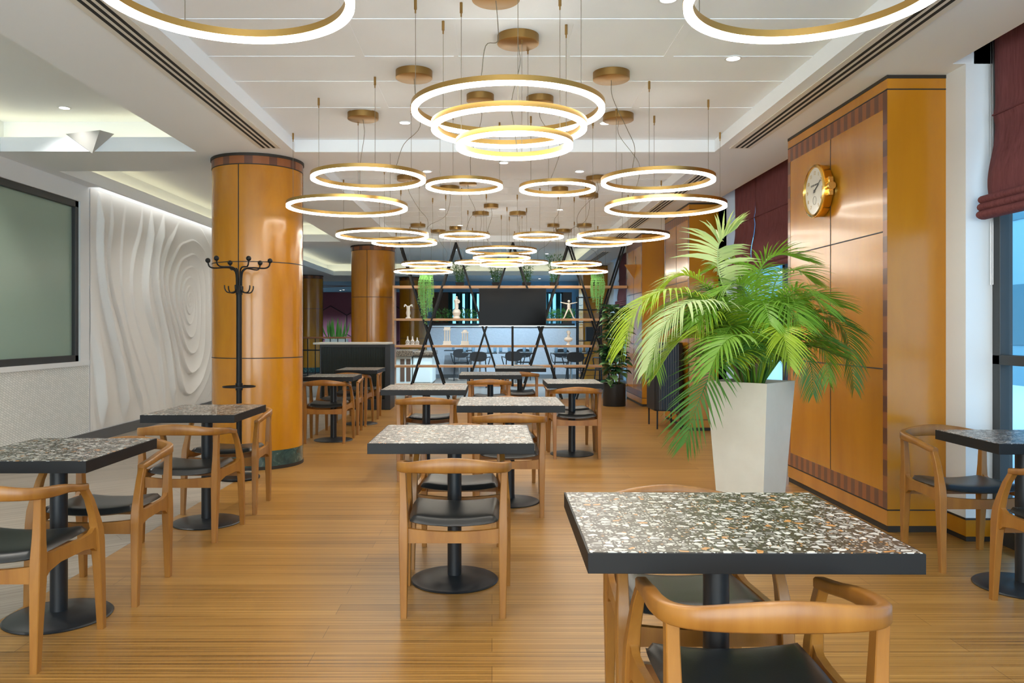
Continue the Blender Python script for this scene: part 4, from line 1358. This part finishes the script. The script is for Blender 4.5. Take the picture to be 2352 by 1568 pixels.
# ================================================================ DISPLAY SHELF
SY = 14.58
t = thing('display_shelf', 'open partition shelf of oak boards on crossed black rods', 'shelf', (0.35, SY, 0))
for lb, z0, z1, x0, x1 in (('t', 2.045, 2.092, -1.80, 2.49), ('a', 1.447, 1.487, -1.80, -0.235), ('b', 1.447, 1.487, 0.975, 1.97), ('c', 0.955, 0.995, -1.80, 1.93), ('d', 0.585, 0.625, -1.80, 2.49), ('e', 0.235, 0.275, -1.80, 2.49)):
    MB().box(x0 - 0.35, x1 - 0.35, 0, 0.32, z0, z1).build('shelf_board', M['shelfwood'], t, bevel=0.002)
MB().box(-1.83 - 0.35, -1.80 - 0.35, 0, 0.32, 0, 2.092).build('end_board', M['shelfwood'], t)
ap = [-1.709, -0.662, 0.385, 1.428, 2.46]
for yy in (-0.012, 0.332):
    for i, x in enumerate(ap):
        for s in (-1, 1):
            if i == 0 and s < 0 or i == 4 and s > 0: continue
            a = Vector((x - 0.35, yy, 2.885)); b_ = Vector((x - 0.35 + s * 0.907, yy, 0.002))
            d = (b_ - a).normalized(); sd = Vector((d.z, 0, -d.x)) * 0.017
            dy = Vector((0, 0.008, 0))
            off = dy * (1 if s > 0 else -1) * 1.1
            vs = [a - sd - dy + off, a + sd - dy + off, a + sd + dy + off, a - sd + dy + off, b_ - sd - dy + off, b_ + sd - dy + off, b_ + sd + dy + off, b_ - sd + dy + off]
            m = MB(); m.add(vs, [(0, 3, 2, 1), (4, 5, 6, 7), (0, 1, 5, 4), (1, 2, 6, 5), (2, 3, 7, 6), (3, 0, 4, 7)])
            m.build('slanted_rod', M['black'], t)
# television
t = thing('television', 'wide black flat television mounted on the open display shelf', 'television', (0.378, 14.50, 1.69))
MB().box(-0.615, 0.615, 0, 0.05, -0.345, 0.345).build('housing', M['black'], t, bevel=0.004)
MB().box(-0.603, 0.603, -0.003, 0.0, -0.325, 0.335).build('screen', M['tv'], t)
MB().box(-0.615, 0.615, -0.004, 0.0, -0.345, -0.332).build('lower_bezel', M['steel'], t)
MB().box(-0.02, 0.02, 0.055, 0.09, -1.45, 0.2).build('mount_pole', M['black'], t)

# plants on the shelf
def leafcloud(m, n, rr, wx, wy, h, L, z0, wid=0.012, mi=0):
    for _ in range(n):
        f = rr.random()
        a = rr.uniform(0, 2 * pi)
        rad = (0.25 + 0.75 * f) * rr.random() ** 0.5
        p = Vector((wx * rad * cos(a), wy * rad * sin(a), z0 + h * f))
        d = Vector((cos(a) * rr.uniform(.3, 1), sin(a) * rr.uniform(.3, 1), rr.uniform(-0.5, 0.9))).normalized()
        sd = d.cross(Vector((rr.uniform(-1, 1), rr.uniform(-1, 1), 1))).normalized() * wid / 2
        q = p + d * L * rr.uniform(0.7, 1.2)
        m.add([p, p.lerp(q, 0.4) - sd, q, p.lerp(q, 0.4) + sd], [(0, 1, 2, 3)], mi)
def shelf_bush(x, label, seed, h=0.34):
    t = thing('potted_bamboo', label, 'potted plant', (x, SY + 0.13, 2.093), 0, 'small bushes on the top shelf')
    MB().add([(-.07, -.05, 0), (.07, -.05, 0), (.07, .05, 0), (-.07, .05, 0), (-.085, -.06, .065), (.085, -.06, .065), (.085, .06, .065), (-.085, .06, .065)],
             [(0, 3, 2, 1), (4, 5, 6, 7), (0, 1, 5, 4), (1, 2, 6, 5), (2, 3, 7, 6), (3, 0, 4, 7)]).build('trough', M['black'], t)
    rr = random.Random(seed); m = MB()
    for _ in range(12):
        a = rr.uniform(-0.06, 0.06)
        m.tube([(a, rr.uniform(-.03, .03), 0.06), (a * 2.2, rr.uniform(-.06, .06), h)], 0.003, 4)
    leafcloud(m, 420, rr, 0.17, 0.10, h, 0.055, 0.08, 0.013)
    m.build('foliage', M['leaf_b'], t)
for x, lb, sd in ((-0.595, 'small bamboo bush on the top shelf nearest the column side', 1), (0.08, 'small bamboo bush above the left part of the television', 2), (0.64, 'small bamboo bush above the right part of the television', 3), (1.155, 'small bamboo bush on the top shelf under the last window side rings', 4)):
    shelf_bush(x, lb, sd, 0.36 if sd != 4 else 0.5)
def hanging(x, label, seed, w, drop, n):
    t = thing('hanging_plant', label, 'hanging plant', (x, SY - 0.03, 2.093), 0, 'trailing plants on the top shelf')
    MB().lathe([(0.06, 0.0), (0.075, 0.10), (0.07, 0.10), (0.065, 0.08)], 20).build('pot', M['black'], t, loc=(0, 0.12, 0), smooth=True)
    rr = random.Random(seed); m = MB()
    for k in range(n):
        x0 = rr.uniform(-0.05, 0.05); x1 = rr.uniform(-w, w) ; dz = -drop * rr.uniform(0.3, 1.05) * (1 - 0.45 * abs(x1) / w)
        y1 = rr.uniform(-0.10, -0.02)
        pts = spline([(x0, 0.12, 0.09), (x0 * 1.5 + x1 * 0.4, 0.05, 0.24 + rr.uniform(-.07, .03)), (x1 * 0.95, y1 - 0.02, 0.08), (x1, y1, dz * 0.4), (x1 * rr.uniform(0.7, 1.05), y1, dz)], 4)
        m.tube(pts, 0.0026, 4)
        for i in range(2, len(pts)):
            for s in (-1, 1):
                p = pts[i]; q = p + Vector((s * 0.016, rr.uniform(-.01, .01), -0.03))
                m.add([p, p.lerp(q, .5) + Vector((0, 0, .008)), q, p.lerp(q, .5) - Vector((0, 0, .008))], [(0, 1, 2, 3)])
    m.build('trailing_stems', M['leaf_h'], t)
hanging(-1.20, 'long trailing green plant spilling from the shelf by the round column', 21, 0.145, 0.72, 44)
hanging(1.93, 'shorter trailing green plant spilling from the shelf above the rubber plant', 22, 0.125, 0.50, 40)

# statuettes (plain, generic)
st = M['stat']
def statue(name, label, x, z, build, group=None):
    t = thing(name, label, 'figurine', (x, SY + 0.10, z), 0, group)
    build(t)
    return t
def b_winged(t):
    MB().box(-.045, .045, -.04, .04, 0, .02).lathe([(.035, .02), (.03, .05), (.045, .10), (.032, .16), (.036, .21), (.012, .235)], 16).build('draped_body', st, t, smooth=True)
    for s in (-1, 1):
        MB().tube(spline([(0, 0, .19), (s * .03, 0, .23), (s * .065, .01, .25), (s * .075, 0, .215)], 4), [.012] * 6 + [.016] * 3 + [.012] * 4, 8).build('raised_lobe', st, t, smooth=True)
statue('ceramic_figurine', 'white figurine with two raised wings on the second shelf', -1.62 + 0.07, 1.4875, b_winged)
def b_draped(t):
    MB().lathe([(.07, 0), (.07, .02), (.05, .04), (.06, .06), (.078, .11), (.06, .16), (.035, .175)], 20).build('shell_plinth', st, t, smooth=True)
    MB().lathe([(.03, .17), (.038, .22), (.034, .27), (.048, .31), (.05, .34), (.03, .36), (.014, .372)], 16).ball((0, 0, .392), .022).tube(spline([(.045, 0, .34), (.055, -.02, .30), (.02, -.045, .28)], 3), .011, 6).build('standing_body', st, t, smooth=True)
statue('ceramic_figurine', 'white draped standing figurine on a rounded plinth left of the television', -0.655, 1.4875, b_draped)
def b_star(t):
    m = MB()
    m.tube([(0, 0, .17), (0, 0, .24), (0, 0, .285)], [.026, .032, .02], 10); m.ball((0, 0, .318), .024)
    m.build('body', st, t, smooth=True)
    for s in (-1, 1):
        MB().tube([(s * .02, 0, .27), (s * .09, 0, .285), (s * .155, 0, .30)], [.012, .010, .006], 8).build('arm', st, t, smooth=True)
        MB().tube([(s * .015, 0, .18), (s * .055, 0, .09), (s * .09, -.005, .008), (s * .11, -.01, .006)], [.017, .013, .008, .006], 8).build('leg', st, t, smooth=True)
statue('ceramic_figurine', 'white figurine with outstretched arms and spread legs right of the television', 1.425, 1.4875, b_star)
def b_bottle(t):
    MB().box(-.042, .042, -.03, .03, 0, .012).lathe([(.034, .012), (.04, .05), (.034, .085), (.016, .10), (.013, .14), (.009, .165)], 16).build('vase_body', st, t, smooth=True)
    MB().ring(.016, .022, -.004, .004, 20, 0, Matrix.Translation((0, -.036, .055)) @ Matrix.Rotation(pi / 2, 4, 'X')).build('round_window', M['greybase'], t)
t0 = statue('ceramic_vase', 'tallest of three small white bottle vases, nearest the end board', -1.562, 0.9955, b_bottle, 'three small white vases')
dup(t0, (-1.473, SY + .10, .9955), 0, 'middle one of three small white bottle vases')
d3 = dup(t0, (-1.385, SY + .10, .9955), 0, 'shortest of three small white bottle vases, beside the crossed rods'); d3.scale = (0.95, 0.95, 0.86)
def b_temple(h, w, dome):
    def f(t):
        MB().box(-w / 2 - .03, w / 2 + .03, -.07, .07, 0, .012).box(-w / 2 - .015, w / 2 + .015, -.055, .055, .012, .075).build('plinth', st, t)
        for sx_ in (-1, 0, 1):
            for sy in (-1, 1):
                if sx_ == 0 and sy > 0: continue
                MB().tube([(sx_ * w / 2 * .8, sy * .035, .07), (sx_ * w / 2 * .8, sy * .035, h - .06)], .010, 10).build('pillar', st, t, smooth=True)
        m = MB().box(-w / 2 - .012, w / 2 + .012, -.052, .052, h - .062, h - .04)
        if dome: m.lathe([(w / 2, h - .04), (w / 2 * .7, h - .015), (.02, h)], 16)
        else: m.box(-w / 2, w / 2, -.045, .045, h - .04, h)
        m.build('entablature', st, t)
    return f
statue('ceramic_temple', 'taller white miniature temple with open pillars on the third shelf', -0.83, 0.9955, b_temple(.335, .11, False))
statue('ceramic_temple', 'shorter white miniature temple with stepped roof on the third shelf', -0.50, 0.9955, b_temple(.285, .11, True))
def b_bust(t):
    MB().lathe([(.04, 0), (.04, .012), (.02, .03), (.022, .06), (.03, .065)], 20).build('pedestal', st, t, smooth=True)
    m = MB().ball((0, 0, .105), .05, sz=(1.65, .8, .95)); m.tube([(0, 0, .13), (0.004, 0, .185)], [.032, .026], 12)
    m.ball((.006, -.004, .222), .036, sz=(.9, 1, 1.15)); m.ball((.0, .006, .245), .037, sz=(1, 1, .75)); m.ball((.036, -.01, .215), .009)
    m.build('head_and_shoulders', st, t, smooth=True)
statue('ceramic_bust', 'white classical head and shoulders bust on the third shelf', 1.416, 0.9955, b_bust)

# ================================================================ FAR ROOM FURNITURE
def bistro_chair(label, x, y, rz):
    t = thing('bistro_chair', label, 'chair', (x, y, 0), rz, 'black bistro chairs in the far room')
    k = M['blackm']
    MB().lathe([(.20, .44), (.215, .45), (.215, .465), (.19, .475)], 28).build('seat', k, t, smooth=True)
    m = MB(); ell = []
    for i in range(24):
        a = 2 * pi * i / 24
        ell.append((.19 * math.copysign(abs(cos(a)) ** .7, cos(a)), .69 + .11 * math.copysign(abs(sin(a)) ** .7, sin(a))))
    m.prism(ell, -.225, -.205, 'y'); m.build('backrest', k, t)
    for s in (-1, 1):
        MB().tube(spline([(s * .17, -.20, 0), (s * .165, -.17, .45), (s * .15, -.21, .74)], 4), .012, 8).build('rear_leg', k, t, smooth=True)
        MB().tube([(s * .19, .17, 0), (s * .15, .13, .45)], .012, 8).build('front_leg', k, t, smooth=True)
        MB().tube(spline([(s * .15, -.2, .66), (s * .25, -.12, .68), (s * .26, .05, .66), (s * .21, .08, .47)], 4), .011, 8).build('armrest', k, t, smooth=True)
    return t
BC = [(-0.78, 20.0, 0, 'black bistro chair furthest left in front of the mosaic partition'),
      (-0.30, 17.6, 0, 'black bistro chair seen through the crossed rods left of the television'),
      (0.48, 17.8, 0, 'black bistro chair seen below the middle of the television'),
      (0.80, 20.2, 0, 'black bistro chair behind the one below the television'),
      (1.80, 17.3, 0, 'black bistro chair below the white bust'),
      (1.75, 20.1, 0, 'black bistro chair hard against the partition behind the bust'),
      (2.45, 17.2, 20, 'black bistro chair just behind the rubber plant')]
first = None
for x, y, a, lb in BC:
    if first is None: first = bistro_chair(lb, x, y, R(a))
    else: dup(first, (x, y, 0), R(a), lb)
def bistro_table(label, x, y, w):
    t = thing('bistro_table', label, 'table', (x, y, 0), 0, 'thin topped tables in the far room')
    MB().box(-w / 2, w / 2, -.35, .35, .735, .755).build('tabletop', M['blackm'], t)
    MB().tube([(0, 0, .03), (0, 0, .735)], .025, 12).build('pedestal', M['steel'], t, smooth=True)
    m = MB().box(-.28, .28, -.03, .03, .0, .03); m.box(-.03, .03, -.28, .28, .0, .03); m.build('foot_cross', M['steel'], t)
    return t
gl0 = None
def glass_cup(x, y, z, lb):
    global gl0
    if gl0 is None:
        o = MB().lathe([(.03, 0), (.033, .004), (.04, .12), (.037, .12), (.030, .008)], 16).build('water_glass', mat('water_glass', (0.6, 0.75, 0.85), 0.05, trans=0.85), loc=(x, y, z), smooth=True)
        tag(o, lb, 'glass', 'water glasses on the far tables'); gl0 = o
    else:
        o = gl0.copy(); COL.objects.link(o); o.location = (x, y, z); o['label'] = lb
for x, y, w, lb in ((-0.28, 18.35, 0.8, 'thin dark table with glasses left of the television line'), (0.55, 18.5, 0.8, 'thin dark table with glasses below the television'), (1.80, 18.0, 0.9, 'thin dark table with glasses below the white bust'), (-0.85, 20.65 - 0.1, 0.75, 'thin dark table against the partition by the miniature temples')):
    bistro_table(lb, x, y, w)
    for dx in (-.35, -.15, .2, .35):
        if abs(dx) < w / 2 - 0.04:
            glass_cup(x + dx, y - 0.2 + 0.3 * abs(dx), .756, 'clear water glass standing on the ' + lb.replace(' with glasses', ''))
# buffet counter
t = thing('buffet_counter', 'white buffet counter with brown granite top behind the shelf end', 'counter', (-2.0, 18.9, 0))
MB().box(-.9, .12, -.5, .9, .0, .66).build('cabinet_body', M['cabwhite'], t)
MB().box(-.95, .16, -.55, .95, .66, .80).build('granite_top', M['granite'], t, bevel=0.01)
MB().box(.13, .60, -.3, .9, .0, .66).build('curved_end', M['cabwhite'], t, bevel=0.05)
MB().box(.12, .64, -.34, .95, .66, .78).build('granite_end', M['granite'], t, bevel=0.03)
for k in range(2):
    MB().box(-.13 + k * .14, -.03 + k * .14, -.505, -.5, .08, .60).build('door_glass', M['brownpanel'], t)
# black open bookcase
t = thing('open_bookcase', 'black open metal bookcase between partition and far pilaster', 'bookcase', (2.35, 19.2, 0))
m = MB()
for x in (-.28, .28):
    for y in (-.15, .15): m.box(x - .015, x + .015, y - .015, y + .015, 0, 2.08)
m.build('upright', M['black'], t)
for z in (.3, .75, 1.0, 1.45, 1.75, 2.05): MB().box(-.28, .28, -.15, .15, z, z + .02).build('shelf_board', M['black'], t)
o = MB().box(2.27, 2.47, 19.08, 19.28, 1.021, 1.35).build('black_box', M['black'], bevel=0.01); tag(o, 'black upright box standing on the open bookcase', 'box')
# hedge on the partition
rr = random.Random(9)
for i, (x0, x1) in enumerate(((-1.6, -0.25), (-0.05, 1.0), (1.2, 2.2))):
    t = thing('planter_hedge', ['dark leafy planting on the partition left of the television', 'dark leafy planting on the partition hidden by the television', 'dark leafy planting on the partition behind the outstretched figurine'][i], 'plant', ((x0 + x1) / 2, 21.15, 1.386), 0, 'planting along the partition')
    MB().box(-(x1 - x0) / 2, (x1 - x0) / 2, -.1, .1, 0, .06).build('trough', M['black'], t)
    m = MB(); 
    for _ in range(700):
        p = Vector((rr.uniform(-(x1 - x0) / 2, (x1 - x0) / 2), rr.uniform(-.12, .12), rr.uniform(.10, .42)))
        d = Vector((rr.uniform(-1, 1), rr.uniform(-1, 1), rr.uniform(0, 1))).normalized()
        s_ = d.cross(Vector((rr.uniform(-1, 1), 0, 1))).normalized() * .014
        q = p + d * .09
        m.add([p, p.lerp(q, .4) - s_, q, p.lerp(q, .4) + s_], [(0, 1, 2, 3)])
    m.build('foliage', M['leaf_d'], t)
# railing and snake plant
t = thing('railing', 'black railing with wooden handrail beyond the first column', 'railing', (-3.9, 20, 0))
MB().box(-1.0, 0.6, -.04, .04, 1.06, 1.10).build('handrail', M['inlay_b'], t)
m = MB()
for k in range(9): m.box(-.95 + k * .19, -.93 + k * .19, -.01, .01, 0, 1.06)
m.build('baluster', M['black'], t); MB().box(-1, .6, -.012, .012, .75, .78).build('mid_rail', M['black'], t); MB().box(-1, .6, -.012, .012, .1, .13).build('bottom_rail', M['black'], t)
t = thing('snake_plant', 'spiky snake plant in a white trough behind the railing', 'potted plant', (-4.02, 20.5, 0))
MB().box(-.28, .28, -.12, .12, 0, 1.04).build('trough', M['cabwhite'], t)
m = MB()
for _ in range(26):
    x = rr.uniform(-.2, .2); y = rr.uniform(-.08, .08); h_ = rr.uniform(.3, .62); lx = x * 1.5 + rr.uniform(-.06, .06)
    m.add([(x - .014, y, 1.0), (x + .014, y, 1.0), (lx * .9 + .02, y, 1.0 + h_ * .6), (lx, y, 1.04 + h_), (lx * .9 - .02, y, 1.0 + h_ * .6)], [(0, 1, 2, 3, 4)])
m.build('sword_leaves', M['leaf_d'], t)

# neighbouring building outside
def facade(label, T):
    t = thing('neighbouring_building', label, 'building'); t.matrix_world = T
    m = MB().box(-30, 30, 0, 4, -0.2, 9.0); m.build('facade', mat('facade_render', (0.085, 0.215, 0.28), 0.8), t)
    m = MB()
    for i in range(-9, 10):
        for z in (0.9, 4.0, 6.8): m.box(i * 3.0 - 0.7, i * 3.0 + 0.7, -0.02, 0, z, z + 1.5)
    m.build('windows_row', mat('facade_window', (0.03, 0.10, 0.14), 0.2), t)
facade('pale blue building outside the window wall', Matrix.Translation((13, 8, 0)) @ Matrix.Rotation(R(-90), 4, 'Z'))
facade('pale blue building outside the far curtained window', Matrix.Translation((0, 44, 0)))
# outside: paved ground beyond the windows
m = MB().box(XR + 0.2, 30, -20, 50, -0.25, -0.1)
struct(m.build('ground', mat('pale_paving', (0.30, 0.42, 0.50), 0.8)), 'pale paving outside the windows', 'ground')
